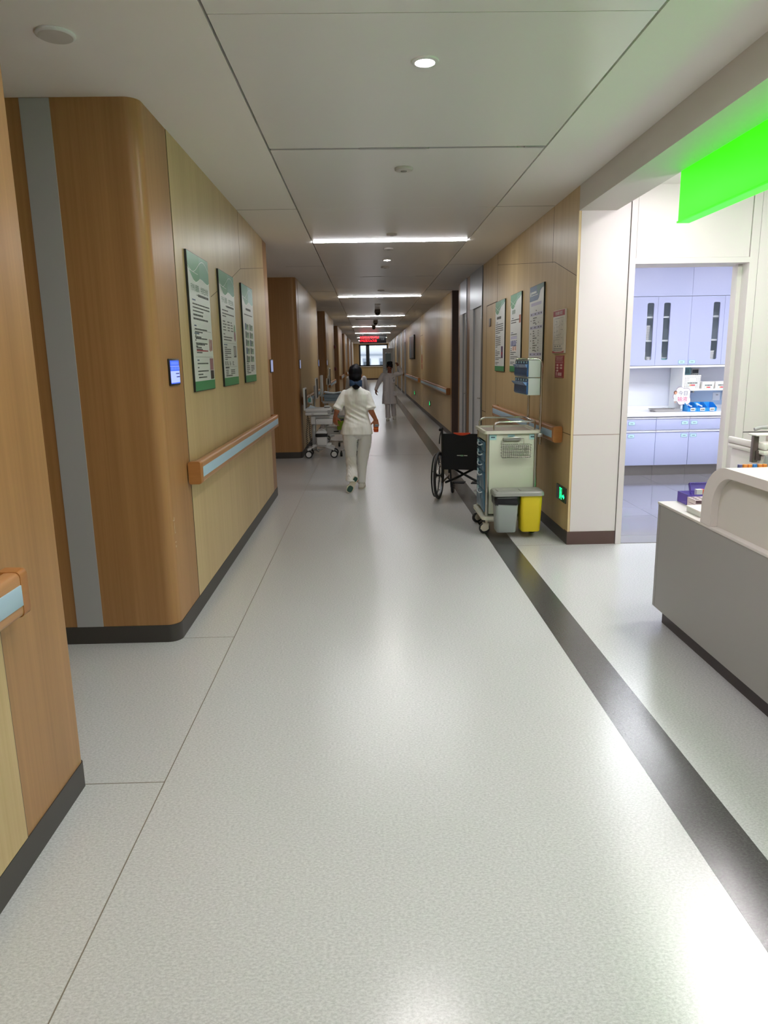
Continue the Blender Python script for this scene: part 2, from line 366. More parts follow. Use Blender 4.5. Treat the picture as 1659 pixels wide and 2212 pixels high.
# ================================================================ ward opening on the right: wall with the treatment room door
YD = 5.99
b = B(); b.box(XR + .02, 2.112, YD, YD + .26, .115, ZC); struct('wall_front', b, M_WHITE)
b = B(); b.box(XR - .004, 2.112, YD - .006, YD + .1, 0, .115); struct('baseboard_front', b, M_BASEB)
b = B(); b.box(XR + .006, 2.11, YD - .0012, YD, .949, .955); struct('trim_10', b, mat('panel_groove_pink', '#a08c86', .6))
b = B(); b.box(2.117, 2.165, YD - .012, YD + .26, 0, ZC); b.box(3.09, 3.14, YD - .012, YD + .26, 0, ZC); b.box(2.165, 3.09, YD - .012, YD + .26, 2.318, 2.36); b.box(3.14, 3.16, YD - .004, YD + .2, 0, ZC)
b.box(3.055, 3.09, YD + .10, YD + .14, 0, 2.318)
struct('trim_11', b, M_WHITE)
b = B(); b.box(2.17, 3.085, YD - .004, YD + .24, 2.362, ZC); b.box(3.165, 6.5, YD, YD + .24, .0, .945); b.box(3.165, 6.5, YD, YD + .24, .953, ZC); struct('wall_front', b, M_WHITE)
b = B(); b.box(2.112, 2.119, YD + .004, YD + .2, 0, ZC); b.box(3.158, 3.167, YD + .006, YD + .2, 0, ZC); b.box(3.16, 6.5, YD + .008, YD + .2, .943, .955); struct('trim_12', b, M_JOINT)
b = B(); b.box(2.165, 3.09, YD, YD + .26, -.002, .004); struct('trim_13', b, mat('stone_threshold', '#85868c', .35))
# bulkhead beam beside the ward ceiling
b = B(); b.box(XR, 2.0, -4.1, YD, 2.727, ZC); struct('beam_right', b, mat('beam_paint', '#c9c5bf', .55))
# shell behind and beside the photographer
b = B(); b.box(-3.2, 6.6, -4.2, -4.1, 0, ZC); struct('wall_rear', b, M_WHITE)
b = B(); b.box(6.5, 6.6, -4.1, 12, 0, ZC); struct('wall_right', b, M_WHITE)
# treatment room
b = B(); b.box(1.82, 6.5, 10.12, 10.2, 0, ZC); struct('wall_front', b, mat('treatment_room_wall', '#dfe4f2', .35))
b = B(); b.box(1.86, 2.06, 6.26, 10.1, 0, ZC); struct('wall_right', b, M_WHITE)
M_TILE = mat('glossy_grey_floor_tile', '#77767e', .08, spec=.8)
b = B()
for i in range(6):
    for j in range(5): b.box(2.066 + i * .8 + .0015, 2.066 + (i + 1) * .8 - .0015, 6.253 + j * .8 + .0015, 6.253 + (j + 1) * .8 - .0015, .0005, .004)
struct('floor', b, M_TILE)

# ================================================================ lamps
def strip_lamp(y, m, label, x0=CX0 + .005, x1=CX1 - .005):
    t = thing('strip_light', label, 'lamp', (0, y, ZC), 0, 'strip lights across the corridor ceiling')
    b = B(); b.box(x0, x1, -.024, .024, -.008, .0, bev=.002); obj('diffuser', b, m, t)
    b = B(); b.box(x0, x1, -.030, -.0245, -.003, .001); b.box(x0, x1, .0245, .030, -.003, .001); obj('frame', b, mat('white_enamel', '#dedede', .35), t)
ORD = ['nearest strip light across the corridor ceiling, the longest in view', 'strip light second from the photographer across the corridor ceiling', 'strip light third from the photographer, before the domed cameras',
       'strip light fourth along the ceiling, behind the small dome camera', 'strip light fifth along the ceiling, partly behind the red display', 'strip light sixth along the ceiling, just beyond the red display',
       'strip light second from the end window of the corridor', 'strip light nearest to the end window of the corridor']
strip_lamp(1.36, M_LAMPN, 'strip light directly above the photographer, out of frame')
for yy, l in zip((8.556, 15.8, 22.69, 29.72, 36.86, 44.0, 51.0, 57.5), ORD): strip_lamp(yy, M_LAMP, l)
def downlight(x, y, label, r=.042, m=M_DOWN):
    t = thing('downlight', label, 'lamp', (x, y, ZC), 0, 'round recessed downlights')
    b = B(); b.lathe([(r, -.004), (r, -.001)], seg=24); obj('lens', b, m, t)
    b = B(); b.lathe([(r + .001, -.001), (r + .003, -.009), (r + .020, -.006), (r + .022, 0)], seg=28, cap=False); obj('rim', b, mat('white_enamel'), t)
downlight(.287, 3.577, 'glowing round downlight in the nearest grey ceiling panel', m=M_DOWNN)
downlight(.289, 10.115, 'small lit downlight just past the first strip light')
downlight(.289, -2.9, 'downlight behind the photographer, out of frame')
LBL = ['station downlight nearest the treatment room door, hidden by the green sign', 'station downlight behind the counter, near the door wall', 'station downlight far behind the counter, out of frame', 'station downlight above the near part of the counter, out of frame']
for l, (x, y) in zip(LBL, ((2.36, 5.30), (3.7, 5.1), (3.7, 3.0), (2.40, 2.4))):
    t = thing('downlight', l, 'lamp', (x, y, ZC), 0, 'nurse station downlights')
    b = B(); b.lathe([(.085, -.004), (.085, -.001)], seg=24); obj('lens', b, M_LAMPS, t)
    b = B(); b.lathe([(.086, -.001), (.088, -.009), (.105, -.006), (.107, 0)], seg=28, cap=False); obj('rim', b, mat('white_enamel'), t)
M_LAMPP = mat('fill_drum_diffuser', '#ffffff', .5, emit=L_FILL, ecol=(1, .915, .965))  # made-up lamps, hung low as drums so light reaches the ceiling past the beam
for l, (x, y) in zip(('unseen fill drum added over the low end of the counter', 'unseen fill drum added over the white raised counter'), ((2.50, 4.38), (2.34, 3.68))):
    t = thing('fill_drum_lamp', l, 'lamp', (x, y, 2.54), 0, 'added fill drums over the nurse station')
    b = B(); b.lathe([(.10, 0), (.11, .004), (.11, .15), (.10, .154)], seg=28); obj('drum', b, M_LAMPP, t)
    b = B(); b.cyl((0, 0, .155), (0, 0, ZC - 2.54 - .001), .006, seg=8); b.lathe([(.05, ZC - 2.54 - .02), (.05, ZC - 2.54 - .001)], seg=20); obj('stem', b, mat('white_enamel'), t)
for k, (x, y) in enumerate(((3.0, 7.4), (4.4, 7.4), (5.6, 7.4))):
    t = thing('ceiling_panel_light', ('panel lamp over the treatment room doorway', 'panel lamp in the middle of the treatment room', 'panel lamp at the far side of the treatment room')[k], 'lamp', (x, y, ZC), 0, 'treatment room ceiling lamps')
    b = B(); b.box(-.3, .3, -.6, .6, -.006, -.001); obj('diffuser', b, M_LAMPR, t)
    b = B()
    for q in ((-.32, -.3, -.62, .62), (.3, .32, -.62, .62), (-.3, .3, -.62, -.6), (-.3, .3, .6, .62)): b.box(*q, -.01, .001)
    obj('frame', b, mat('white_enamel'), t)
# green lit sign under the station ceiling
M_GREEN = mat('green_lit_acrylic', '#10e000', .4, emit=L_GREEN, ecol=(.03, 1, .0))
t = thing('hanging_sign', 'large glowing green sign box hanging beside the bulkhead', 'sign', (2.03, 4.8, 2.42))
b = B(); b.box(-.035, .035, -5.2, 0, .012, .50, bev=.004); obj('light_box', b, M_GREEN, t)
b = B(); b.box(-.042, .042, -5.21, .004, 0, .012, bev=.003); obj('bottom_rail', b, M_GREEN, t)
# ================================================================ handrails
M_RAIL = wood('oak_vinyl_rail', '#a5744a', '#b98a5e', .33, sc=(2.5, 60, 60))
M_RAILC = wood('oak_vinyl_rail_cap', '#9b6535', '#ae7944', .36, sc=(6, 6, 40))
M_BLUE = mat('pale_blue_rail_insert', '#a9c4d6', .38)
def handrail(loc, rz, L, label, cap0=True, cap1=True, group='wall handrails of the corridor'):
    t = thing('handrail', label, 'handrail', loc, rz, group)
    prof = rrect(-.084, -.028, .862, 1.0, .018, 4)
    b = B(); b.prism(prof, .05 if cap0 else 0, L - (.05 if cap1 else 0), axis='x', smooth=True); obj('rail_body', b, M_RAIL, t)
    b = B(); b.box(.052 if cap0 else 0, L - (.052 if cap1 else 0), -.0875, -.080, .899, .962, bev=.0015); obj('blue_insert', b, M_BLUE, t)
    n = max(2, int(L / 1.1))
    for k in range(n):
        b = B(); xx = .25 + (L - .5) * k / (n - 1); b.box(xx - .03, xx + .03, -.03, -.0045, .89, .972, bev=.004); obj('bracket', b, M_RAIL, t)
    for k, on in enumerate((cap0, cap1)):
        if on:
            pts = rrect(-.086, -.0045, .860, 1.002, .016, 4); b = B()
            b.loft([[Vector((x, yy + (0 if q else .004 if yy < -.05 else 0), z)) for yy, z in pts] for q, x in ((0, .0 if k == 0 else L), (1, .008 if k == 0 else L - .008), (1, .051 if k == 0 else L - .051))])
            obj('end_cap', b, M_RAILC, t)
    return t
WL = XL + .003
handrail((WL, -3.6, 0), PI / 2, 3.6 + 2.112, 'oak handrail with blue insert on the closest wall block, cut by the photo edge')
handrail((WL, 4.415, 0), PI / 2, 8.345 - 4.415, 'long oak handrail with blue insert below the three white posters')
for (y0, y1), l in zip(((12.36, 16.0), (20.35, 24.0), (28.95, 32.6), (37.15, 40.8), (45.2, 49)), ('oak handrail behind the white examination cart, sanitiser bottle on it', 'oak handrail on the third wall block, behind the second cart', 'short-looking oak handrail on the fourth wall block, left of the nurse head', 'oak handrail on the fifth wall block far down the corridor', 'oak handrail on the last visible wall block before the end window')):
    handrail((WL, y0, 0), PI / 2, y1 - y0, l)
handrail((XR, 9.40, 0), -PI / 2, 9.40 - 6.245, 'oak handrail with blue insert behind the medicine trolley')
for (y0, y1), l in zip(((14.98, 22.3), (23.55, 31.3), (34.0, 36.0)), ('oak handrail past the wheelchair, starting beside the dark brown pillar', 'oak handrail under the dark wall picture', 'oak handrail far along the corridor, behind the person with raised arm')):
    handrail((XR, y1, 0), -PI / 2, y1 - y0, l)

# chipped edge of the oak corner
b = B(); rn = random.Random(9)
for y_, z_, w_, h_ in ((4.044, .715, .020, .006), (4.05, .726, .008, .014), (4.046, .675, .004, .06), (4.052, .64, .016, .004), (4.05, .585, .018, .005), (4.05, .56, .010, .012)):
    b.loft([[Vector((x, y_ + w_ * rn.uniform(-.5, .5) * q - w_ / 2 * s_, z_ + q)) for q in (-h_ / 2, h_ / 2)] + [Vector((x, y_ + w_ / 2, z_ + h_ * .4)), Vector((x, y_ + w_ / 2, z_ - h_ * .5))] for s_, x in ((1, XL - .006), (1, XL + .0008))], smooth=False)
struct('trim_15', b, mat('bare_chipped_board', '#cdb79a', .6))
# ================================================================ posters
M_PRN = mat('poster_white_print', '#d9ddd9', .3); M_PDK = mat('black_poster_edge', '#171b17', .4)
M_GRN = mat('poster_green', '#3f8a58', .35); M_GRN2 = mat('poster_teal_green', '#5b9a7e', .35); M_GRN3 = mat('poster_pale_teal', '#8fb9b4', .35)
M_INK = mat('dark_print_ink', '#565b57', .5); M_INKG = mat('green_title_ink', '#4d7a5e', .5); M_INKB = mat('blue_grey_ink', '#5a6a86', .5); M_RED = mat('red_print', '#a8474c', .45)
M_LINE = mat('grey_rule', '#93988f', .5); M_PAR = mat('pale_print_line', '#e6efe9', .35)
M_PIC = {k: mat('picture_' + k, v, .4) for k, v in dict(pink='#96686f', black='#2b2526', grey='#5d6062', blue='#32507e', green='#8aa88c', lilac='#b9b9d0', orange='#b4674c', skin='#d6a283', purple='#5d4a68', pale='#e8e6e2').items()}
FZ = .0152   # print surface, in front of the board
def poster(loc, rz, w, h, label, kind, seed, title=None):
    rnd = random.Random(seed); t = thing('wall_poster', label, 'poster', loc, rz, 'information posters on the corridor walls')
    b = B(); b.box(0, w, -.014, -.0005, 0, h); b.slot(1).rect(.006, w - .004, .004, h - .004, -FZ + .0006); obj('board', b, [M_PDK, M_PRN], t)
    Y = lambda i: -FZ - .0004 * i
    if kind != 'blue':
        # wavy green header
        cv = [(0, .10), (.10, .135), (.22, .168), (.34, .178), (.44, .165), (.54, .145), (.66, .148), (.8, .160), (.92, .165), (1, .150)] if kind != 'small' else [(0, .12), (.12, .155), (.25, .165), (.36, .15), (.46, .115), (.58, .085), (.72, .07), (.86, .06), (1, .035)]
        b = B(); x0, x1 = .006, w - .004
        for i in range(len(cv) - 1):
            (a, da), (c2, dc) = cv[i], cv[i + 1]; b.slot(0 if a < .5 else 1)
            b.quad((x0 + (x1 - x0) * a, Y(0), h - da), (x0 + (x1 - x0) * c2, Y(0), h - dc), (x0 + (x1 - x0) * c2, Y(0), h - .004), (x0 + (x1 - x0) * a, Y(0), h - .004))
        obj('header', b, [M_GRN, M_GRN2] if kind != 'pic' else [M_GRN2, M_GRN3], t)
        b = B()
        def ribbon(f, wd, a0=0., a1=1., n=18):
            for i in range(n):
                a, c2 = a0 + (a1 - a0) * i / n, a0 + (a1 - a0) * (i + 1) / n
                b.quad((x0 + (x1 - x0) * a, Y(2), h - f(a) - wd), (x0 + (x1 - x0) * c2, Y(2), h - f(c2) - wd), (x0 + (x1 - x0) * c2, Y(2), h - f(c2)), (x0 + (x1 - x0) * a, Y(2), h - f(a)))
        def itp(a):
            for (p, dp), (q, dq) in zip(cv, cv[1:]):
                if p <= a <= q: return dp + (dq - dp) * (a - p) / (q - p)
            return cv[-1][1]
        ribbon(itp, .006)
        if kind != 'small': ribbon(lambda a: .072 + .045 * math.sin(a * 6.0 + .4), .0035); ribbon(lambda a: .11 + .05 * a - .05 * a * a, .003, 0, .45)
        else: ribbon(lambda a: .06 + .18 * a - .05 * a * a, .004, 0, .42); ribbon(lambda a: .13 - .11 * a, .003, 0, .9)
        obj('header_wave', b, M_PAR, t)
        b = B(); b.rect(.006, w - .004, .004, .066, Y(0)); obj('footer_band', b, M_GRN, t)
    if title:
        b = B()
        for s_, sz, xx, zz, al in title: b.text(s_, sz, xx, zz, Y(1), al, .92)
        obj('title', b, M_INKG, t)
    b = B(); Ln = lambda x0, x1, z, n, p=.019, hh=.0085, last=.6: b.lines(x0, x1, z, n, p, hh, rnd, Y(1), last)
    if kind == 'heart':
        b.slot(0); b.rect(.20, .235, h - .262, h - .258, Y(1)); b.lines(.24, .56, h - .268, 1, .02, .016, rnd, Y(1), 1)
        b.slot(2); Ln(.07, .16, h - .300, 1, last=1); b.slot(0); Ln(.07, .57, h - .325, 3, .022); Ln(.07, .36, h - .395, 1, hh=.012, last=1); Ln(.07, .50, h - .420, 1, hh=.012, last=1)
        b.slot(2); Ln(.08, .14, h - .462, 1, last=1); b.slot(0); Ln(.085, .45, h - .483, 2); Ln(.09, .12, h - .523, 1, last=1); Ln(.095, .44, h - .543, 1, last=1); Ln(.1, .36, h - .582, 2, .02)
        b.slot(3); Ln(.1, .44, h - .622, 1, hh=.009, last=1) if seed == 1 else None
        b.slot(1); b.rect(.06, .57, .395, .3975, Y(1)); b.rect(.06, .57, .222, .2245, Y(1))
        b.slot(2); Ln(.07, .21, .370, 1, last=1); b.slot(0); Ln(.08, .26, .348, 2, .021, last=.2); Ln(.09, .44, .308, 2, .02, last=.16); Ln(.1, .28, .268, 2, .02, last=.9)
        b.slot(2); Ln(.1, .16, .198, 1, last=1); b.slot(0); Ln(.1, .42, .176, 1, last=1); Ln(.1, .14, .150, 1, last=1); Ln(.1, .42, .126, 2, .021, last=.45); Ln(.11, .36, .085, 1, last=1)
    elif kind == 'table':
        b.slot(0); b.rect(.20, .235, h - .262, h - .258, Y(1)); b.lines(.24, .56, h - .268, 1, .02, .014, rnd, Y(1), 1)
        Ln(.06, .3, h - .30, 1, last=1); Ln(.06, .55, h - .325, 2, .02, last=.3)
        for r_ in range(4):
            for x in (.06, .12, .24, .38): Ln(x, x + rnd.uniform(.04, .11), h - .385 - r_ * .022, 1, last=1)
        Ln(.06, .12, h - .482, 1, last=1); Ln(.06, .42, h - .505, 2, .021, last=.9)
        b.slot(1); b.rect(.05, .57, .335, .337, Y(1)); b.rect(.05, .57, .150, .152, Y(1))
        b.slot(2); Ln(.05, .19, .318, 1, last=1); b.slot(0)
        for k in range(7): Ln(.07, .07 + (.1 if k in (0, 4, 6) else .26), .298 - k * .0155, 1, hh=.008, last=1)
        for r_ in range(3):
            for x in (.05, .13, .24, .37): Ln(x, x + rnd.uniform(.04, .08), .185 - r_ * .011, 1, hh=.006, last=1)
        Ln(.06, .22, .138, 1, hh=.012, last=1)
        for r_ in range(3): Ln(.07, .18, .120 - r_ * .014, 1, hh=.007, last=1); Ln(.28, .46, .120 - r_ * .014, 1, hh=.007, last=1)
        Ln(.07, .34, .076, 1, hh=.01, last=1)
    elif kind == 'pic':
        Ln(.18, .46, h - .225, 1, hh=.02, last=1); Ln(.08, .54, h - .27, 1, last=1); b.slot(0); Ln(.08, .24, .185, 2, .018); Ln(.07, .24, .148, 4, .016); Ln(.32, .52, .148, 4, .016); Ln(.08, .3, .084, 1, last=1)
    elif kind == 'small':
        Ln(.12, .42, h - .145 - .08, 1, hh=.032, last=1) if not title else None
        b.slot(2); Ln(.1, .2, h - .27, 1, last=1); b.slot(0); Ln(.05, .56, h - .295, 5 if seed == 11 else 2, .026, .010)
        b.slot(2); Ln(.06, .18, h - .43, 1, last=1); b.slot(0); Ln(.05, .40, h - .452, 6, .024, .010, .4)
        b.slot(2); Ln(.06, .16, .26, 1, last=1); b.slot(0); Ln(.05, .36, .238, 3, .022, .009); Ln(.05, .46, .165, 2, .02, .008); Ln(.05, .3, .105, 2, .018, .008)
    elif kind == 'blue':
        b.slot(4)
        for q in (h - .262, h - .392, h - .655): b.rect(.05, .57, q - .03, q, Y(0))
        b.rect(.08, .52, h - .195, h - .165, Y(0)); b.slot(0)
        for q in (h - .262, h - .392, h - .655):
            for x in (.08, .25, .40, .50): Ln(x, x + .05, q - .020, 1, hh=.012, last=1)
            Ln(.29, .33, q + .012, 1, hh=.012, last=1)
        for z0, n in ((h - .318, 3), (h - .445, 9), (h - .71, 6)):
            for k in range(n):
                z = z0 - k * .0235; b.slot(1); b.rect(.17, .57, z - .007, z - .0062, Y(1)); b.slot(0); Ln(.18, .18 + rnd.uniform(.07, .2), z, 1, hh=.009, last=1)
                if rnd.random() < .6: Ln(.40, .44, z, 1, hh=.008, last=1)
                if k % 3 == 1: Ln(.07, .11, z, 1, hh=.009, last=1)
    obj('text_print', b, [M_INK, M_LINE, M_INKB, M_RED, M_PIC['lilac']], t)
    def pic(x0, x1, z0, z1, m, nm='picture'):
        b = B(); b.rect(x0, x1, z0, z1, Y(1.5)); return obj(nm, b, m if isinstance(m, bpy.types.Material) else M_PIC[m], t)
    if kind == 'heart':
        pic(.475, .585, .135, .215, 'pink'); pic(.48, .585, .072, .132, 'black')
        b = B(); b.slot(0).rect(.505, .535, h - .62, h - .54, Y(1)); b.slot(1)
        for k in range(4): b.rect(.49 + k * .026, .505 + k * .026, .268, .345, Y(1))
        obj('vessel_drawing', b, [M_PIC['pale'], M_RED], t)
        b = B(); b.prism([(.515, h - .62), (.53, h - .62), (.524, h - .545)], Y(2), Y(2) - .0003, axis='y'); obj('vessel_drawing', b, M_RED, t)
    elif kind == 'table':
        b = B()
        for k, (m_, zz) in enumerate(((0, h - .43), (1, h - .485))): b.slot(m_).prism([(.545 + .035 * math.cos(a * PI / 8), zz + .042 * math.sin(a * PI / 8)) for a in range(16)], Y(1), Y(1) - .0003 - .0002 * k, axis='y')
        obj('food_drawing', b, [M_PIC['green'], M_PIC['pink']], t); pic(.45, .565, .225, .318, 'grey')
        b = B(); b.rect(.47, .49, .235, .31, Y(2)); b.rect(.52, .535, .24, .315, Y(2)); obj('picture', b, M_PIC['pale'], t)
    elif kind == 'pic':
        for r_ in range(5):
            for cx in (.10, .34):
                z0 = h - .35 - r_ * .073; b = B(); b.slot(0).rect(cx, cx + .19, z0 - .052, z0, Y(1)); b.slot(1).rect(cx, cx + .055, z0 - .052, z0 + .006, Y(2)); b.slot(2).rect(cx + .07, cx + .18, z0 - .012, z0 - .006, Y(2)); b.rect(cx + .07, cx + .16, z0 - .026, z0 - .02, Y(2))
                obj('picture', b, [M_PIC['green'], M_PIC['grey' if (r_ + (cx > .2)) % 3 else 'blue'], M_INK], t)
    elif kind == 'small' and seed == 11: pic(.44, .57, .165, .31, 'purple'); b = B(); b.prism([(.45, .24), (.56, .235), (.5, .19)], Y(2), Y(2) - .0003, axis='y'); obj('picture', b, M_RED, t)
    elif kind == 'small':
        pic(.50, .59, h - .33, h - .245, 'orange'); pic(.05, .40, h - .50, h - .468, 'lilac'); pic(.05, .37, h - .58, h - .515, 'lilac')
        b = B(); [b.rect(x, x + .028, h - .575, h - .525 + .01 * (k % 2), Y(2)) for k, x in enumerate((.07, .13, .18, .24, .31))]; obj('picture', b, M_PIC['blue'], t)
        pic(.12, .40, .225, .295, 'pale'); b = B(); [b.slot(k % 2).rect(x, x + .035, .24, .285, Y(2)) for k, x in enumerate((.15, .21, .27, .33))]; obj('picture', b, [M_PIC['skin'], M_PIC['orange']], t)
    if kind == 'blue':
        b = B(); b.prism([(.006, h - .145), (.36, h - .145), (.41, h - .125), (.46, h - .065), (.53, h - .045), (w - .004, h - .042), (w - .004, h - .004), (.006, h - .004)], Y(0), Y(0) - .0003, axis='y'); obj('header', b, mat('poster_slate_blue', '#46688a', .35), t)
        b = B(); b.prism([(.36, h - .10), (.41, h - .09), (.46, h - .050), (.53, h - .043), (w - .005, h - .041), (w - .005, h - .005), (.30, h - .005)], Y(1), Y(1) - .0003, axis='y'); obj('header_wave', b, mat('poster_slate_green', '#4c7a72', .35), t)
        b = B(); b.lines(.09, .3, h - .075, 1, .02, .02, rnd, Y(3), 1); b.lines(.09, .36, h - .095, 1, .02, .008, rnd, Y(3), 1); b.prism([(.055 + .02 * math.cos(a * PI / 6), h - .075 + .026 * math.sin(a * PI / 6)) for a in range(12)], Y(3), Y(3) - .0002, axis='y'); obj('hospital_mark', b, M_PAR, t)
    return t
T_H = [('守护心健康，', .049, .055, .0, 'LEFT'), ('共筑生命线', .049, .335, .0, 'LEFT')]
def T(h): return [(s_, z_, x_, h - .235 + (0 if i == 0 else -.003), a_) for i, (s_, z_, x_, _, a_) in enumerate(T_H)]
PH = .882
poster((WL, 4.722, 1.415), PI / 2, .613, PH, 'white health poster with red text line, nearest the rounded oak corner', 'heart', 1, T(PH))
poster((WL, 5.695, 1.415), PI / 2, .625, PH, 'white health poster with tables, between two other posters above the handrail', 'table', 2, T(PH))
poster((WL, 6.695, 1.413), PI / 2, .625, PH, 'white health poster with a grid of green picture boxes, last of the row', 'pic', 3)
poster((XR, 9.655, 1.430), -PI / 2, .655, .875, 'green-headed poster beside the flush hydrant door, farthest from the treatment room', 'small', 11)
poster((XR, 8.645, 1.438), -PI / 2, .605, .868, 'green-headed poster with orange picture, behind the blue tilt bins', 'small', 12, [('健康宣教', .052, .10, .868 - .215, 'LEFT')])
poster((XR, 7.636, 1.440), -PI / 2, .605, .857, 'white price-table poster with slate blue header above the trolley rack', 'blue', 13)
# evacuation plan and red notice
t = thing('evacuation_plan', 'white evacuation plan board with red header by the ash wall corner', 'sign', (XR, 6.636, 1.63), -PI / 2)
b = B(); b.box(0, .395, -.018, -.0005, 0, .37, bev=.003); obj('board', b, mat('cream_plastic', '#cfcabd', .4), t)
b = B(); b.rect(.004, .391, .318, .366, -.0188); obj('header', b, mat('crimson_print', '#a32f38', .4), t)
b = B(); b.text('安全疏散示意图', .034, .195, .330, -.0194, 'CENTER'); obj('header_lettering', b, M_PAR, t)
b = B()
for (x0, x1, z0, z1) in ((.05, .345, .298, .301), (.04, .35, .075, .077), (.04, .042, .075, .30), (.348, .35, .075, .30), (.13, .22, .225, .227), (.13, .132, .16, .285), (.22, .222, .16, .285), (.12, .24, .155, .158), (.25, .34, .2, .202), (.25, .252, .12, .29), (.05, .24, .135, .137), (.05, .24, .115, .117), (.05, .052, .09, .29), (.29, .292, .16, .29), (.08, .12, .25, .252), (.25, .34, .245, .247)): b.rect(x0, x1, z0, z1, -.0188)
rn = random.Random(5)
for k in range(26): x = rn.uniform(.05, .32); z = rn.uniform(.09, .285); b.rect(x, x + rn.uniform(.008, .03), z, z + .004, -.0188)
for x in (.08, .16, .24): b.rect(x, x + .045, .055, .066, -.0188)
b.lines(.05, .34, .038, 2, .014, .006, rn, -.0188, .95); obj('floor_plan_print', b, mat('grey_plan_ink', '#7d8078', .5), t)
b = B(); b.prism([(.004, .004), (.391, .004), (.391, .022), (.3, .012), (.1, .012), (.004, .022)], -.0188, -.0190, axis='y'); obj('footer_band', b, mat('crimson_print'), t)
t = thing('notice_card', 'small red notice card with white boxes below the evacuation plan', 'sign', (XR, 6.567, 1.417), -PI / 2)
b = B(); b.box(0, .282, -.005, -.0005, 0, .192); obj('card', b, mat('dark_red_card', '#96232f', .35), t)
b = B(); b.rect(.01, .272, .181, .183, -.0056); b.rect(.01, .272, .138, .140, -.0056); b.rect(.01, .272, .130, .132, -.0056); b.rect(.01, .272, .006, .008, -.0056)
b.text('消防安全提示', .036, .141, .150, -.0056, 'CENTER')
for r_ in range(3):
    for k in range(2 if r_ < 2 else 1): b.rect(.055 + .125 * k, .115 + .125 * k, .102 - r_ * .024, .118 - r_ * .024, -.0056); b.rect(.025 + .125 * k, .045 + .125 * k, .108 - r_ * .024, .112 - r_ * .024, -.0056)
for k in range(3): b.rect(.1 + k * .045, .135 + k * .045, .018, .046, -.0056)
b.ell((.05, -.0055, .033), .014, .0004, .02, u=12, v=6); obj('print', b, mat('pale_pink_ink', '#d8bcb8', .4), t)
# low emergency exit sign
M_EXIT = mat('lit_green_pictogram', '#20ff80', .4, emit=1.6, ecol=(.01, .9, .28))
M_EXD = mat('dark_green_sign_face', '#3c463e', .3)
def exit_sign(loc, rz, label, w=.30, h=.135):
    t = thing('exit_sign', label, 'sign', loc, rz, 'low lit exit signs')
    b = B(); b.box(0, w, -.014, -.0005, 0, h, bev=.003); obj('housing', b, M_EXD, t)
    b = B()   # door frame with running figure
    y_ = -.0148; q = h / .135
    for x0, x1, z0, z1 in ((.118, .128, .018, .118), (.118, .19, .110, .118), (.182, .19, .018, .118), (.118, .135, .018, .024), (.172, .19, .018, .024)): b.rect(x0, x1, z0 * q, z1 * q, y_)
    b.prism([(.150 + .009 * math.cos(a * PI / 6), (.099 + .009 * math.sin(a * PI / 6)) * q) for a in range(12)], y_, y_ - .0003, axis='y')
    def limb(p, r, wd=.010):
        d = (Vector(r) - Vector(p)).normalized(); n = Vector((-d.y, d.x)) * wd / 2; P, Q = Vector(p), Vector(r)
        b.quad(*[(v.x, y_, v.y * q) for v in (P - n, Q - n, Q + n, P + n)])
    limb((.152, .088), (.156, .058), .016); limb((.156, .060), (.170, .044)); limb((.170, .044), (.166, .024)); limb((.155, .060), (.144, .042)); limb((.144, .042), (.133, .030)); limb((.150, .084), (.138, .070), .007); limb((.154, .084), (.168, .072), .007)
    obj('running_figure', b, M_EXIT, t)
    b = B(); b.prism([(.205, .042 * q), (.245, .042 * q), (.245, .028 * q), (.282, .052 * q), (.245, .076 * q), (.245, .062 * q), (.205, .062 * q)], y_, y_ - .0003, axis='y'); obj('arrow', b, M_EXIT, t)
    return t
exit_sign((XR, 6.352, .348), -PI / 2, 'lit green exit sign low on the ash wall, right below the handrail end')
exit_sign((XR, 20.1, .33), -PI / 2, 'small green glowing exit sign on the corridor wall past the wheelchair')
exit_sign((XR, 26.6, .33), -PI / 2, 'tiny green glowing exit sign below the dark wall picture')
t = thing('wall_plate', 'small dark square plate on the flush hydrant door', 'plate', (XR, 10.22, 2.02), -PI / 2)
b = B(); b.box(0, .15, -.006, -.0016, 0, .11, bev=.002); obj('plate', b, mat('dark_bronze_plate', '#5b4d42', .4), t)
b = B(); b.box(.012, .138, -.0075, -.006, .012, .098); obj('inset', b, mat('bronze_inset', '#4a3e35', .3), t)
t = thing('socket_plate', 'white socket plate low on the wall between two green exit signs', 'socket', (XR, 25.1, .33), -PI / 2)
b = B(); b.box(0, .09, -.009, -.0005, 0, .09, bev=.003); obj('plate', b, mat('white_plastic', '#d9d9d6', .4), t)
b = B(); b.box(.03, .036, -.010, -.009, .03, .055); b.box(.054, .06, -.010, -.009, .03, .055); obj('slots', b, M_PDK, t)
t = thing('hydrant_notice', 'small red and white notices stacked on the distant hydrant door', 'sign', (XR, 22.95, 1.3), -PI / 2)
b = B(); b.box(0, .22, -.006, -.002, .0, .14); b.box(0, .22, -.006, -.002, .18, .42); obj('card', b, mat('crimson_print'), t)
b = B(); b.box(0, .22, -.006, -.002, .45, .72); obj('card', b, M_PRN, t)
# framed picture on the wall
t = thing('wall_picture', 'tall dark framed wall picture with blue and grey stripes', 'picture', (XR, 28.9, 1.60), -PI / 2)
b = B(); b.box(0, 2.8, -.05, -.001, 0, .86, bev=.01); obj('frame', b, M_PDK, t)
for k, (x0, x1, cc) in enumerate(((.06, .5, '#3b4450'), (.5, 1.1, '#7f95a8'), (1.1, 1.6, '#4c535f'), (1.6, 2.3, '#8a8a92'), (2.3, 2.74, '#2b2f38'))):
    b = B(); b.rect(x0, x1, .05, .81, -.0515); obj('print', b, mat('print_stripe_%d' % k, cc, .4), t)
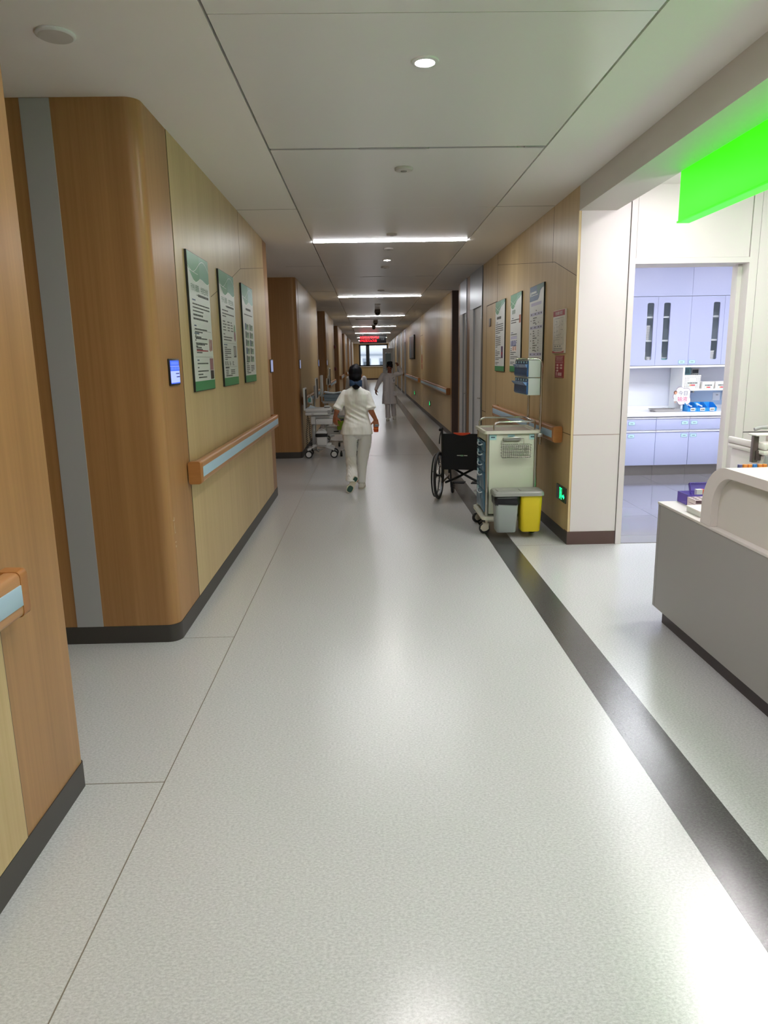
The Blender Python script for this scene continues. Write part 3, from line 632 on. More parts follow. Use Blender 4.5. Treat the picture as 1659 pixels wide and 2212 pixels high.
# door screens on the rounded corners
M_SCRB = mat('screen_glow_blue', '#3a58c8', .3, emit=1.0, ecol='#2a4fc4'); M_SCRW = mat('screen_glow_pale', '#a8b0f0', .3, emit=1.0, ecol='#7f8ee0'); M_SCRD = mat('screen_glow_dim', '#8a93b8', .3, emit=.5, ecol='#8a93b8')
M_BLK = mat('black_plastic', '#0d0f12', .35)
def screen(y, label, near=True, z=1.474):
    t = thing('door_display', label, 'screen', (XL, y, z), PI / 2, 'ward door displays')
    b = B(); b.box(0, .215, -.011, -.0005, 0, .152, bev=.003); obj('case', b, M_BLK, t)
    b = B(); Y_ = -.0116
    if near:
        b.slot(0).rect(.010, .205, .010, .142, Y_); b.slot(1).rect(.010, .205, .016, .082, Y_ - .0004); b.rect(.010, .205, .108, .1105, Y_ - .0004); b.slot(2); rr = random.Random(3)
        b.lines(.12, .2, .064, 1, .01, .006, rr, Y_ - .0008, 1); b.lines(.13, .2, .045, 1, .01, .006, rr, Y_ - .0008, 1); b.slot(3)
        for x in (.025, .09, .155): b.rect(x, x + .055, .088, .104, Y_ - .0004)
        b.rect(.03, .19, .118, .134, Y_ - .0004)
    else: b.slot(4).rect(.010, .205, .010, .142, Y_)
    obj('lit_screen', b, [M_SCRB, M_SCRW, mat('screen_ink', '#1c2c70', .4), mat('screen_tab', '#5f7ade', .3, emit=.8, ecol='#4a66d0'), M_SCRD], t)
    return t
screen(4.165, 'lit blue door display on the nearest rounded oak corner')
screen(8.485, 'door display at the far end of the poster wall', False)
screen(12.09, 'door display on the rounded corner above the first cart', False); screen(16.70, 'door display at the far end of the second wall block, behind the first cart', False); screen(20.2, 'door display on the third wall block, beside the second cart screen', False)
# alarm fittings on far blocks
for k, (y, z, l) in enumerate(((24.9, 2.05, 'dark red alarm lamp high on a distant wall block edge'), (24.9, 1.32, 'dark red call point low on a distant wall block edge'))):
    t = thing('alarm_fitting', l, 'alarm', (XL, y, z), PI / 2)
    b = B(); b.box(-.06, .06, -.05, -.0005, -.06, .06, bev=.01); obj('housing', b, mat('dark_red_plastic', '#5a1c20', .4), t)
    b = B(); b.lathe([(.03, -.05), (.03, -.06), (.012, -.066)], axis='y', seg=12); obj('lens', b, mat('crimson_print'), t)

# ================================================================ ceiling fittings
M_DISC = mat('grey_white_plastic', '#bdb9b5', .45)
for k, (x, y, l, r) in enumerate(((.282, 5.416, 'flat round smoke detector in the second grey ceiling panel', .065), (.285, 8.094, 'flat round detector just before the nearest strip light', .06), (.279, 9.096, 'flat round detector just behind the nearest strip light', .06), (.281, 10.846, 'flat round detector past the small lit downlight', .06),
                                  (.287, 14.426, 'flat detector some way before the second strip light', .07), (.283, 16.1, 'flat detector just behind the second strip light', .07), (.273, 17.9, 'flat detector between the second strip light and first dome camera', .07))):
    t = thing('smoke_detector', l, 'detector', (x, y, ZC), 0, 'flat round detectors along the ceiling')
    b = B(); b.lathe([(r, -.0005), (r, -.010), (r * .92, -.018), (r * .4, -.021)], seg=28); obj('cover', b, M_DISC, t)
    b = B(); b.lathe([(r * .35, -.021), (r * .33, -.024)], seg=16); obj('lens', b, mat('grey_plastic', '#8f8c8a', .4), t)
t = thing('ceiling_speaker', 'round white ceiling speaker above the nearest door niche', 'speaker', (-1.16 - .08, 3.27, ZC))
b = B(); b.lathe([(.078, -.0005), (.078, -.007), (.070, -.012)], seg=32); obj('rim', b, mat('white_enamel'), t)
b = B(); b.lathe([(.068, -.0125), (.03, -.014)], seg=28); obj('grille', b, mat('speaker_mesh', '#c7c2bd', .6), t)
for k, (x, y, l) in enumerate(((.289, 19.8, 'first dome camera under the corridor ceiling, before the third strip light'), (.297, 25.2, 'second dome camera, just past the long ceiling slot'), (.263, 28.9, 'third dome camera, overlapping the fourth strip light'), (.28, 45.5, 'dome camera beyond the red display'), (.24, 52.5, 'last dome camera before the end window'))):
    t = thing('dome_camera', l, 'camera', (x, y, ZC), 0, 'dome cameras along the ceiling')
    b = B(); b.lathe([(.075, -.0005), (.075, -.05), (.085, -.06), (.08, -.085)], seg=20); obj('housing', b, mat('brown_grey_plastic', '#6b605a', .4), t)
    b = B(); b.lathe([(.07, -.085), (.06, -.12), (.035, -.145), (.005, -.152)], seg=20); obj('dome', b, mat('smoked_dome', '#2a2420', .1), t)
t = thing('ceiling_vent', 'long dark slot vent in the ceiling between dome cameras', 'vent', (.24, 24.3, ZC))
b = B(); b.box(-.62, .62, -.09, .09, -.012, -.0005); obj('frame', b, mat('grey_plastic'), t)
b = B(); [b.box(-.6, .6, -.07 + k * .05, -.05 + k * .05, -.014, -.012) for k in range(3)]; obj('slot', b, M_PDK, t)
# red LED display
t = thing('led_display', 'hanging red LED text display near the far corridor end', 'display', (.29, 37.6, 2.44))
b = B(); b.box(-.68, .68, -.05, .05, 0, .40, bev=.01); obj('case', b, mat('black_plastic'), t)
b = B(); [b.cyl((x, 0, .40), (x, 0, .475), .012, seg=8) for x in (-.5, .5)]; obj('hanger', b, M_INOX, t)
M_LED = mat('red_led', '#ff1020', .4, emit=2.2, ecol=(1, .015, .03)); rn = random.Random(8); b = B(); px = .0155
for row, n in ((.225, 9), (.065, 8)):
    for ch in range(n):
        for i in range(6):
            for j in range(8):
                if rn.random() < (.62 if (i in (0, 5) or j in (0, 3, 7)) else .34): x = -.65 + ch * .108 + i * px; z = row + j * px; b.rect(x, x + px * .8, z, z + px * .8, -.0508)
obj('lit_lettering', b, M_LED, t)
b = B(); b.text('13', .15, .5, .14, -.0508, 'CENTER'); obj('clock_digits', b, mat('dim_digits', '#6a7078', .4, emit=.25, ecol='#6a7078'), t)
# open white door leaf with glass, far end
t = thing('door_9', None, None, (1.70, 48.3, 0), 0); t['kind'] = 'structure'
b = B()
for q in ((-.70, -.52, 0, 2.33), (-.16, -.02, 0, 2.33), (-.52, -.16, 0, .9), (-.52, -.16, 2.02, 2.33)): b.box(q[0], q[1], -.02, .02, q[2] + .01, q[3])
obj('leaf', b, mat('white_door_leaf', '#d2d6d7', .4), t)
b = B(); b.box(-.52, -.16, -.008, .008, .9, 2.02); obj('pane', b, mat('frosted_door_glass', '#8ea2a6', .3), t)
b = B(); b.tube([(-.66, -.02, 1.02), (-.66, -.06, 1.02), (-.56, -.06, 1.02)], .01, 6); obj('handle', b, M_INOX, t)
# ================================================================ medicine trolley by the ash wall
M_CREAM = mat('cream_trolley_panel', '#ccd3bf', .4); M_CREAM2 = mat('cream_trolley_moulding', '#d3d4c4', .4); M_ALU = mat('satin_aluminium', '#b9bbb4', .3, metal=1.)
M_DRAW = mat('clear_blue_drawer', '#4f88a6', .12, trans=.35, alpha=.93, ior=1.3); M_HAN = mat('clear_handle', '#d5e2e8', .12, spec=.8)
M_CAST = mat('cream_caster_shell', '#c6c0b0', .4); M_TYRE = mat('black_rubber', '#16171a', .6); M_CYAN = mat('pale_cyan_label', '#a7d2d2', .4); M_LINK = mat('label_ink', '#35505a', .5)
TX0, TX1, TY0, TY1 = 1.052, 1.522, 6.415, 6.955
t = thing('medicine_trolley', 'cream medicine trolley with blue drawers and a tall rack of blue tilt bins', 'trolley', (1.287, 6.685, 0))
def tp(name, b, m, parent=t, **k): return obj(name, b, m, parent, absolute=True, **k)
b = B(); b.box(TX0 + .03, TX1 - .03, TY0 + .012, TY0 + .028, .19, .93, bev=.003); tp('front_panel', b, M_CREAM)
b = B(); b.box(TX0 + .03, TX1 - .03, TY1 - .028, TY1 - .012, .19, .93); b.box(TX1 - .028, TX1 - .012, TY0 + .02, TY1 - .02, .19, .93); tp('cabinet_shell', b, M_CREAM)
for x in (TX0 + .017, TX1 - .017):
    for y in (TY0 + .017, TY1 - .017):
        b = B(); b.cyl((x, y, .175), (x, y, .932), .017, seg=16); tp('corner_post', b, M_ALU)
b = B(); b.prism(rrect(TX0 - .018, TX1 + .018, TY0 - .018, TY1 + .018, .03), .93, .9405, smooth=True)
o_, i_ = rrect(TX0 - .018, TX1 + .018, TY0 - .018, TY1 + .018, .03), rrect(TX0 + .004, TX1 - .004, TY0 + .004, TY1 - .004, .02)
b.loft([[Vector((x, y, z)) for x, y in q] for q, z in ((o_, .9405), (o_, .957), (i_, .957), (i_, .9408))], cap=False); tp('top_tray', b, M_CREAM2)
b = B(); b.prism(rrect(TX0 + .02, TX1 - .02, TY0 + .02, TY1 - .02, .01), .9412, .943); tp('tray_mat', b, mat('mauve_tray_liner', '#b9aca8', .25))
b = B(); b.prism(rrect(TX0 - .03, TX1 + .02, TY0 - .03, TY1 + .03, .04), .142, .172, smooth=True); b.prism(rrect(TX0 + .01, TX1 - .01, TY0 + .01, TY1 - .01, .02), .12, .142, smooth=True); tp('base', b, M_CREAM2)
b = B(); b.box(TX0 + .012, TX0 + .028, TY0 + .03, TY1 - .03, .855, .93); tp('fascia', b, M_CREAM)
rn = random.Random(2)
for k, (z0, z1) in enumerate(((.762, .85), (.668, .757), (.574, .663), (.405, .569), (.205, .400))):
    b = B(); x0, x1 = TX0 - .004, TX1 - .06; y0, y1 = TY0 + .036, TY1 - .036
    b.box(x0, x0 + .006, y0, y1, z0, z1, bev=.002); b.box(x0 + .006, x1, y0, y0 + .004, z0, z1 - .01); b.box(x0 + .006, x1, y1 - .004, y1, z0, z1 - .01); b.box(x0 + .006, x1, y0, y1, z0, z0 + .004); b.box(x1 - .004, x1, y0, y1, z0, z1 - .01)
    d = tp('drawer', b, M_DRAW)
    zc = z1 - .035; ym = (y0 + y1) / 2; b = B()
    b.tube([(x0 - .002, ym - .11, zc + .008), (x0 - .016, ym - .10, zc), (x0 - .022, ym - .04, zc - .010), (x0 - .022, ym + .04, zc - .010), (x0 - .016, ym + .10, zc), (x0 - .002, ym + .11, zc + .008)], .006, 8); h = obj('handle', b, M_HAN, d)
    h.data.transform(Matrix.Translation(-t.location))
    b = B(); b.box(x0 - .0015, x0 - .0002, y1 - .11, y1 - .03, z1 - .045, z1 - .012); h = obj('label', b, M_CYAN, d); h.data.transform(Matrix.Translation(-t.location))
    b = B()
    for q in range(3): bx = rn.uniform(x0 + .03, x1 - .16); by = rn.uniform(y0 + .02, y1 - .12); b.box(bx, bx + .1, by, by + .09, z0 + .006, z0 + .006 + rn.uniform(.03, .06))
    h = obj('contents', b, mat('pale_packages', '#8fb0bd', .5), d); h.data.transform(Matrix.Translation(-t.location))
for x in (1.085, 1.25, 1.445):
    b = B(); b.box(x, x + .062, TY0 + .0095, TY0 + .0117, .874, .922); lb = tp('label', b, M_CYAN)
    b = B(); b.box(x + .012, x + .05, TY0 + .009, TY0 + .0094, .892, .903); h = obj('label_print', b, M_LINK, lb); h.data.transform(Matrix.Translation(-t.location))
# guard rail
b = B(); zt = 1.035
pts = [(TX0 + .075, TY0 + .02, .957), (TX0 + .075, TY0 + .02, 1.0), (TX0 + .09, TY0 + .02, 1.022), (TX0 + .12, TY0 + .02, zt)] + [(x, TY0 + .02, zt) for x in (TX0 + .2, TX0 + .3, TX0 + .4)] + [(TX1 - .035, TY0 + .025, zt), (TX1 - .02, TY0 + .06, zt), (TX1 - .02, TY0 + .3, zt), (TX1 - .02, TY1 - .06, zt), (TX1 - .035, TY1 - .025, zt)] + [(x, TY1 - .02, zt) for x in (TX0 + .4, TX0 + .3, TX0 + .2, TX0 + .07)] + [(TX0 + .035, TY1 - .02, 1.022), (TX0 + .02, TY1 - .02, 1.0), (TX0 + .02, TY1 - .02, .957)]
b.tube(pts, .0085, 10); b.cyl((TX1 - .02, TY0 + .05, .957), (TX1 - .02, TY0 + .05, zt), .008, seg=10); tp('guard_rail', b, M_INOX)
# rack posts and tilt bins
PX = 1.545
for y in (6.44, 6.94):
    b = B(); b.tube([(PX, y, .825), (PX, y, 1.2), (PX, y, 1.53), (PX - .006, y, 1.56), (PX - .025, y, 1.58), (PX - .06, y, 1.585), (PX - .13, y, 1.585)], .0115, 12); tp('rack_post', b, M_INOX)
    b = B(); b.box(TX1 - .005, PX + .018, y - .02, y + .02, .895, .925, bev=.004); tp('post_clamp', b, M_ALU)
M_BIN = mat('navy_tilt_bin', '#1f4e7d', .2, spec=.7); M_BINF = mat('clear_bin_front', '#6f96c4', .15, spec=.8); M_BINC = mat('pale_bin_cabinet', '#b9c6bf', .45)
for k, (z0, z1) in enumerate(((1.424, 1.574), (1.268, 1.418))):
    b = B(); b.box(1.424, 1.53, 6.425, 6.985, z0, z1, bev=.003); b.box(1.415, 1.424, 6.425, 6.985, z0, z0 + .004); b.box(1.415, 1.424, 6.425, 6.985, z1 - .004, z1); cb = tp('bin_rack', b, M_BINC)
    for j in range(5):
        y0 = 6.429 + j * .1105; y1 = y0 + .107; tilt = .016 if k == 0 else .030
        b = B(); b.slot(0).prism([(1.4235, z0 + .006), (1.4235, z1 - .034), (1.4235 - .012, z1 - .036), (1.4235 - .016, z0 + .02), (1.4235 - .01, z0 + .006)], y0, y1, axis='y')
        b.slot(1).prism([(1.4235 - .004, z1 - .06), (1.4235 - .004, z1 - .034), (1.4235 - .016 - tilt, z1 - .036), (1.4235 - .016, z1 - .066)], y0 + .004, y1 - .004, axis='y')
        b.slot(0).box(1.417, 1.4235, y0, y1, z1 - .032, z1 - .004); b.slot(2).box(1.4155, 1.4168, y0 + .03, y0 + .075, z1 - .027, z1 - .010)
        o = obj('tilt_bin', b, [M_BIN, M_BINF, M_CYAN], cb); o.data.transform(Matrix.Translation(-t.location))
# casters
def caster(parent, loc, ang, r=.05, shell=M_CAST, base=None, h=.115, wd=.018, absolute=True):
    base = base or Vector((0, 0, 0)); Mx = Matrix.Translation(Vector(loc) - base) @ Matrix.Rotation(ang, 4, 'Z')
    b = B(); b.cyl((0, 0, h - .03), (0, 0, h + .006), .014, seg=12)
    b.prism([(-.02, h - .022), (.03, h - .018), (.052, h * .62), (.056, h * .42), (.03, r * .5), (0.0, r * .62), (-.022, r * 1.0)], -wd - .006, -wd, axis='y'); b.prism([(-.02, h - .022), (.03, h - .018), (.052, h * .62), (.056, h * .42), (.03, r * .5), (0.0, r * .62), (-.022, r * 1.0)], wd, wd + .006, axis='y')
    b.prism([(-.02, h - .022), (.03, h - .018), (.04, h - .012), (-.02, h - .012)], -wd, wd, axis='y'); b.xf(Mx); cs = obj('caster', b, shell, parent)
    b = B(); b.lathe([(r * .55, -wd * .9), (r * .9, -wd * .9), (r, -wd * .5), (r, wd * .5), (r * .9, wd * .9), (r * .55, wd * .9)], (.022, 0, r), 'y', 24); b.xf(Mx); obj('wheel', b, M_TYRE, cs)
    b = B(); b.lathe([(r * .12, -wd * 1.02), (r * .54, -wd * .98), (r * .54, wd * .98), (r * .12, wd * 1.02)], (.022, 0, r), 'y', 20); b.xf(Mx); obj('hub', b, shell, cs); return cs
for (x, y, a) in ((1.075, 6.455, 2.9), (1.075, 6.935, 3.5), (1.47, 6.455, -.4), (1.50, 6.935, .3)): caster(t, (x, y, 0), a, base=t.location)
# wire basket
t = thing('wire_basket', 'small empty steel wire basket hung on the trolley front', 'basket', (1.31, 6.36, .72))
X0, X1, Y0, Y1, Z0, Z1 = 1.182, 1.442, 6.30, 6.405, .722, .838
b = B()
for k in range(14):
    x = X0 + .012 + (X1 - X0 - .024) * k / 13; b.tube([(x, Y1, Z1), (x, Y1, Z0 + .01), (x, Y1 - .02, Z0), (x, Y0 + .02, Z0), (x, Y0 + .006, Z0 + .012), (x, Y0 - .004, Z1)], .0019, 5)
for k in range(5):
    z = Z0 + .012 + (Z1 - Z0 - .012) * k / 4; e = -.004 * k / 4; b.tube([(X0, Y0 + .006 + e, z), (X1, Y0 + .006 + e, z), (X1, Y1, z), (X0, Y1, z)], .0019, 5, closed=True)
for y in (Y0 + .03, Y0 + .06, Y0 + .085): b.tube([(X0 + .004, y, Z0), (X1 - .004, y, Z0)], .0019, 5)
obj('basket', b, mat('dull_steel_wire', '#7d7a72', .3, metal=.8), t, absolute=True)
b = B(); b.tube([(X0 - .002, Y0, Z1), (X1 + .002, Y0, Z1), (X1 + .002, Y1 + .002, Z1), (X0 - .002, Y1 + .002, Z1)], .0026, 6, closed=True); obj('rim', b, M_INOX, t, absolute=True)
b = B(); b.tube([(X0 + .02, Y1, Z1), (X0 + .02, Y1 + .004, .885), (X1 - .05, Y1 + .004, .885), (X1 - .05, Y1, Z1)], .003, 6); obj('hanger', b, M_INOX, t, absolute=True)
b = B(); b.box(1.205, 1.365, 6.398, 6.414, .868, .900, bev=.003); obj('hook_plate', b, M_ALU, t, absolute=True)
# double waste bin
t = thing('waste_bin', 'double waste bin, grey with black bag and yellow, hung on the trolley front', 'bin', (1.315, 6.30, .05))
def bin_shape(x0, x1, y0, y1, z0, z1, tp_, m, nm):
    b = B(); r0 = rrect(x0 + tp_, x1 - tp_, y0 + tp_, y1 - tp_, .03); r1 = rrect(x0, x1, y0, y1, .028); ri = rrect(x0 + .004, x1 - .004, y0 + .004, y1 - .004, .026)
    b.loft([[Vector((x * .92 + (x0 + x1) * .04, y * .92 + (y0 + y1) * .04, z0)) for x, y in r0], [Vector((x, y, z0 + .012)) for x, y in r0], [Vector((x, y, z1)) for x, y in r1], [Vector((x, y, z1)) for x, y in ri], [Vector((x, y, z1 - .08)) for x, y in ri]]); return obj(nm, b, m, t, absolute=True)
bin_shape(1.110, 1.318, 6.20, 6.385, .062, .365, .014, mat('grey_bin_plastic', '#9aa19f', .4), 'grey_bin')
bin_shape(1.334, 1.530, 6.20, 6.385, .066, .400, .012, mat('yellow_bin_plastic', '#d8c41c', .4), 'yellow_bin')
b = B(); rings = []
rn = random.Random(4)
for z, e in ((.318, .004), (.335, .012), (.352, .010), (.372, .013), (.392, .006), (.398, -.004)):
    rings.append([Vector((x + (x - 1.214) * e * 8 + rn.uniform(-.003, .003), y + (y - 6.29) * e * 8 + rn.uniform(-.003, .003), z + (rn.uniform(-.010, .010) if z < .34 else 0))) for x, y in rrect(1.110, 1.318, 6.20, 6.385, .028, 6)])
b.loft(rings, cap=False); obj('black_bag', b, mat('black_bin_bag', '#15161a', .28), t, absolute=True)
b = B(); oo = lambda e, y1=6.408: rrect(1.095 - e, 1.538 + e, 6.185 - e, y1, .035)
b.loft([[Vector((x, y, .398)) for x, y in oo(.004)], [Vector((x, y, .425)) for x, y in oo(.004)], [Vector((x, y, .438)) for x, y in oo(-.006)], [Vector((x, y, .440)) for x, y in oo(-.02, 6.40)]]); obj('lid', b, mat('grey_bin_lid', '#92958f', .35), t, absolute=True)
b = B(); b.prism(rrect(1.125, 1.30, 6.21, 6.33, .02), .440, .4465, smooth=True); b.prism(rrect(1.33, 1.51, 6.21, 6.33, .02), .440, .4465, smooth=True); obj('lid_flap', b, mat('grey_bin_flap', '#9b9d97', .35), t, absolute=True)

# ================================================================ wheelchair
M_BLKF = mat('black_tube_frame', '#14161b', .35); M_CLOTH = mat('black_nylon', '#0d1016', .75); M_ORG = mat('orange_red_strap', '#d8461c', .5)
t = thing('wheelchair', 'empty black wheelchair with orange back strap, seen from behind beside the trolley', 'wheelchair', (1.051, 8.126, 0), R(-16))
HW = .215; WR = .275
for s in (-1, 1):
    xw = s * .262
    b = B(); b.lathe([(WR - .03, -.012), (WR - .008, -.016), (WR, -.008), (WR, .008), (WR - .008, .016), (WR - .03, .012)], (xw, 0, WR), 'x', 48, cap=False); b.lathe([(WR - .03, -.012), (WR - .03, .012)], (xw, 0, WR), 'x', 48, cap=False); wh = obj('rear_wheel', b, M_TYRE, t)
    b = B(); b.lathe([(WR - .042, -.008), (WR - .029, -.011), (WR - .029, .011), (WR - .042, .008), (WR - .042, -.008)], (xw, 0, WR), 'x', 48, cap=False); obj('rim', b, mat('grey_wheel_rim', '#70757b', .35, metal=.7), wh)
    b = B(); b.lathe([(.026, -.035), (.03, -.028), (.014, -.02), (.014, .02), (.03, .028), (.026, .035)], (xw, 0, WR), 'x', 16); obj('hub', b, M_BLKF, wh)
    b = B()
    for k in range(24):
        a = 2 * PI * k / 24; a2 = a + (.35 if k % 2 else -.35); b.tube([(xw + (.026 if k % 4 < 2 else -.026), .028 * math.cos(a2), WR + .028 * math.sin(a2)), (xw, (WR - .04) * math.cos(a), WR + (WR - .04) * math.sin(a))], .0013, 4)
    obj('spokes', b, M_INOX, wh)
    b = B(); b.tube([(xw + s * .038, (WR - .03) * math.cos(2 * PI * k / 40), WR + (WR - .03) * math.sin(2 * PI * k / 40)) for k in range(40)], .009, 8, closed=True)
    for k in range(5): a = 2 * PI * k / 5 + .3; b.tube([(xw + s * .038, (WR - .03) * math.cos(a), WR + (WR - .03) * math.sin(a)), (xw + s * .008, (WR - .038) * math.cos(a), WR + (WR - .038) * math.sin(a))], .004, 6)
    obj('hand_rim', b, M_BLKF, wh)
    # side frame
    x = s * HW; b = B()
    b.tube([(x, -.11, .825), (x, -.075, .82), (x, -.05, .78), (x, -.045, .70), (x, -.03, .42), (x, -.02, .20)], .0125, 10); b.tube([(x, -.035, .50), (x, .1, .505), (x, .34, .50), (x, .40, .47), (x, .41, .40), (x, .43, .24)], .0115, 8); b.tube([(x, -.03, .40), (x, .41, .40)], .0115, 8); b.tube([(x, -.02, .20), (x, .40, .21)], .0115, 8); b.tube([(x, .41, .40), (x, .50, .30), (x, .58, .10)], .011, 8)
    b.tube([(x, -.02, .275), (xw, 0, WR)], .012, 8); obj('side_frame', b, M_BLKF, t)
    b = B(); b.tube([(x, -.17, .818), (x, -.145, .828), (x, -.06, .822)], .017, 12); g = obj('push_handle', b, M_CLOTH, t)
    b = B(); b.tube([(x + s * .0, -.12, .79), (x - .005, -.145, .76), (x - .012, -.15, .70), (x - .014, -.15, .66)], .007, 8); obj('brake_lever', b, M_BLKF, g)
    b = B(); b.box(x - .02, x + .02, .02, .34, .505, .535, bev=.01); obj('arm_pad', b, M_CLOTH, t)
    b = B(); b.box(x + s * .016 - .002, x + s * .016 + .002, .0, .34, .40, .49); obj('side_guard', b, M_BLKF, t)
    # front caster
    xc = s * .165; cr = .068; b = B(); b.lathe([(cr - .018, -.012), (cr - .004, -.014), (cr, -.006), (cr, .006), (cr - .004, .014), (cr - .018, .012)], (xc, .40, cr), 'x', 24); cw = obj('front_caster', b, M_TYRE, t)
    b = B()
    for k in range(7): a = 2 * PI * k / 7; b.lathe([(.009, -.0135), (.009, .0135)], (xc, .40 + .036 * math.cos(a), cr + .036 * math.sin(a)), 'x', 8)
    obj('caster_spokes', b, mat('grey_plastic'), cw)
    b = B(); b.tube([(xc + s * .02, .40, cr), (xc + s * .022, .385, .15), (xc + s * .015, .375, .17), (s * HW, .372, .175), (s * HW, .372, .22)], .009, 8); obj('caster_fork', b, M_BLKF, cw)
    b = B(); b.box(min(s * .04, s * .2), max(s * .04, s * .2), .50, .64, .095, .108, bev=.006); b.tube([(s * HW, .57, .10), (s * .12, .57, .10)], .008, 6); obj('footplate', b, M_CLOTH, t)
def slab(p, q, wd, th):
    b = B(); b.tube([p, q], .013, 8); return b
for s in (-1, 1):
    b = B(); b.tube([(-s * HW, .14, .385), (-s * .1, .155 + s * .013, .325), (s * .1, .165 + s * .013, .215), (s * HW, .17, .165)], .014, 8); obj('cross_brace', b, M_BLKF, t)
for y in (.02, .33):
    pass
b = B(); n = 12; rows = []
for i in range(n + 1):
    x = -HW + 2 * HW * i / n; sag = .018 * math.sin(PI * i / n); rows.append([Vector((x, -.046 + sag - .009, .765)), Vector((x, -.046 + sag + .003, .765)), Vector((x, -.028 + sag + .003, .35)), Vector((x, -.028 + sag - .009, .35))])
b.loft(rows); bk = obj('backrest', b, M_CLOTH, t)
b = B(); b.box(-HW, HW, -.01, .38, .395, .42, bev=.01); obj('seat', b, M_CLOTH, t)
b = B(); b.prism([(-.085 + .19 * k / 10, .7675 - .022 * math.sin(PI * k / 10)) for k in range(11)] + [(.105, .775), (-.085, .775)], -.046, -.022, axis='y'); obj('grab_strap', b, M_ORG, t)
rn = random.Random(3); b = B(); b.lines(-.045, .015, .512, 1, .01, .010, rn, -.0425, 1, .006); b.slot(1).rect(-.004, .03, .508, .524, -.0427); b.slot(0); b.lines(.036, .075, .512, 1, .01, .010, rn, -.0427, 1, .006); obj('back_lettering', b, [mat('white_lettering', '#c9cfc9', .5), mat('green_lettering', '#7fb08a', .5)], bk)
# ================================================================ nurse station counter
M_GREYP = mat('matt_grey_panel', '#9c9b99', .5); M_SOLID = mat('white_solid_surface', '#dcd6d3', .32); M_PLINTH = mat('dark_brown_plinth', '#40383a', .45)
t = thing('reception_counter', 'grey nurse station counter with white worktop and raised white arch', 'counter', (2.2, 1.2, 0))
def dp(n, b, m, **k): return obj(n, b, m, t, absolute=True, **k)
b = B(); b.box(1.765, 3.0, -2.6, 4.10, 0, .098); dp('plinth', b, M_PLINTH)
b = B(); b.box(1.72, 1.742, -2.6, 4.118, .098, .7285); dp('front_panel', b, M_GREYP)
b = B(); b.box(1.72, 1.742, 4.1215, 4.15, .098, .7285); b.box(1.742, 2.45, 4.13, 4.15, .098, .7285); dp('end_panel', b, M_GREYP)
b = B(); b.box(1.745, 2.45, -2.6, 4.128, .10, .7285); dp('carcass', b, mat('grey_carcass', '#8f8f8d', .5))
b = B(); b.box(1.716, 2.48, -2.6, 4.156, .729, .745, bev=.004); dp('worktop', b, M_SOLID)
# raised waterfall slab: profile in the (y, z) plane, extruded in x
ro, ri = .23, .17
out = [(3.60, .7455)] + [(y, z) for y, z in arc(3.60 - ro, 1.06 - ro, ro, 0, PI / 2, 12)] + [(-2.6, 1.06)]
inn = [(-2.6, 1.015)] + [(y, z) for y, z in arc(3.49 - ri, 1.015 - ri, ri, PI / 2, 0, 12)] + [(3.49, .7455)]
b = B(); b.prism(out + inn, 1.716, 2.12, axis='x', smooth=True); dp('raised_arch', b, M_SOLID, sharp=30)
b = B(); b.prism([(-2.6, .7455), (-2.6, 1.0145)] + [(y, z) for y, z in arc(3.489 - ri, 1.0145 - ri, ri, PI / 2, 0, 12)] + [(3.489, .7455)], 1.752, 1.775, axis='x', smooth=True); dp('arch_infill', b, mat('warm_grey_panel', '#cfccc6', .4), sharp=30)
# things on the worktop
M_PUR = mat('purple_clear_plastic', '#6a56b8', .12, alpha=.62); M_PNK = mat('pale_pink_clear_plastic', '#ead9df', .15, alpha=.85)
ZT = .7455
def open_box(b, x0, x1, y0, y1, z0, z1, th=.003):
    b.box(x0, x1, y0, y1, z0, z0 + th)
    for q in ((x0, x0 + th, y0, y1), (x1 - th, x1, y0, y1), (x0, x1, y0, y0 + th), (x0, x1, y1 - th, y1)): b.box(*q, z0 + th, z1)
t = thing('instrument_box', 'open purple plastic box with hinged lid on the white worktop', 'box', (1.99, 4.085, ZT), R(0))
b = B(); open_box(b, -.16, .09, -.065, .065, .0005, .062); obj('body', b, M_PUR, t)
b = B(); b.box(-.10, .19, .07, .10, .03, .036); Mx = Matrix.Translation((0, .07, .06)) @ Matrix.Rotation(R(62), 4, 'X'); b = B(); b.box(-.10, .09, 0, .005, 0, .075, M=None); b.box(-.10, -.096, -.02, 0, 0, .075); b.box(.086, .09, -.02, 0, 0, .075); b.box(-.1, .09, -.02, 0, .071, .075); b.xf(Matrix.Translation((0.02, .072, .03)) @ Matrix.Rotation(R(-28), 4, 'X')); obj('lid', b, M_PUR, t)
t = thing('medicine_carton', 'tiny white carton with orange end standing in the purple box', 'box', (1.925, 4.075, ZT + .0045), R(0))
b = B(); b.slot(0).box(-.022, .012, -.015, .015, 0, .078); b.slot(1).box(.0121, .022, -.015, .015, 0, .078); obj('carton', b, [M_PRN, mat('orange_print', '#d9542f', .4)], t)
t = thing('tube_rack', 'pale pink see-through tube rack on the worktop before the purple box', 'rack', (1.908, 3.952, ZT), R(0))
b = B(); b.box(-.085, .14, -.05, .05, .0005, .004); b.box(-.085, .14, -.05, .05, .05, .054)
for q in ((-.085, -.081, -.05, .05), (.136, .14, -.05, .05)): b.box(*q, .004, .05)
b.box(-.085, .14, .046, .05, .004, .05); b.box(-.085, .14, -.05, .05, .026, .029); obj('frame', b, M_PNK, t)
b = B()
for i in range(6):
    for j in range(3): b.cyl((-.065 + i * .035, -.03 + j * .03, .0545), (-.065 + i * .035, -.03 + j * .03, .0555), .011, seg=10)
obj('holes', b, mat('dark_hole', '#6a5d66', .6), t)
t = thing('white_box', 'low flat white box at the foot of the white arch', 'box', (1.815, 3.785, ZT), 0)
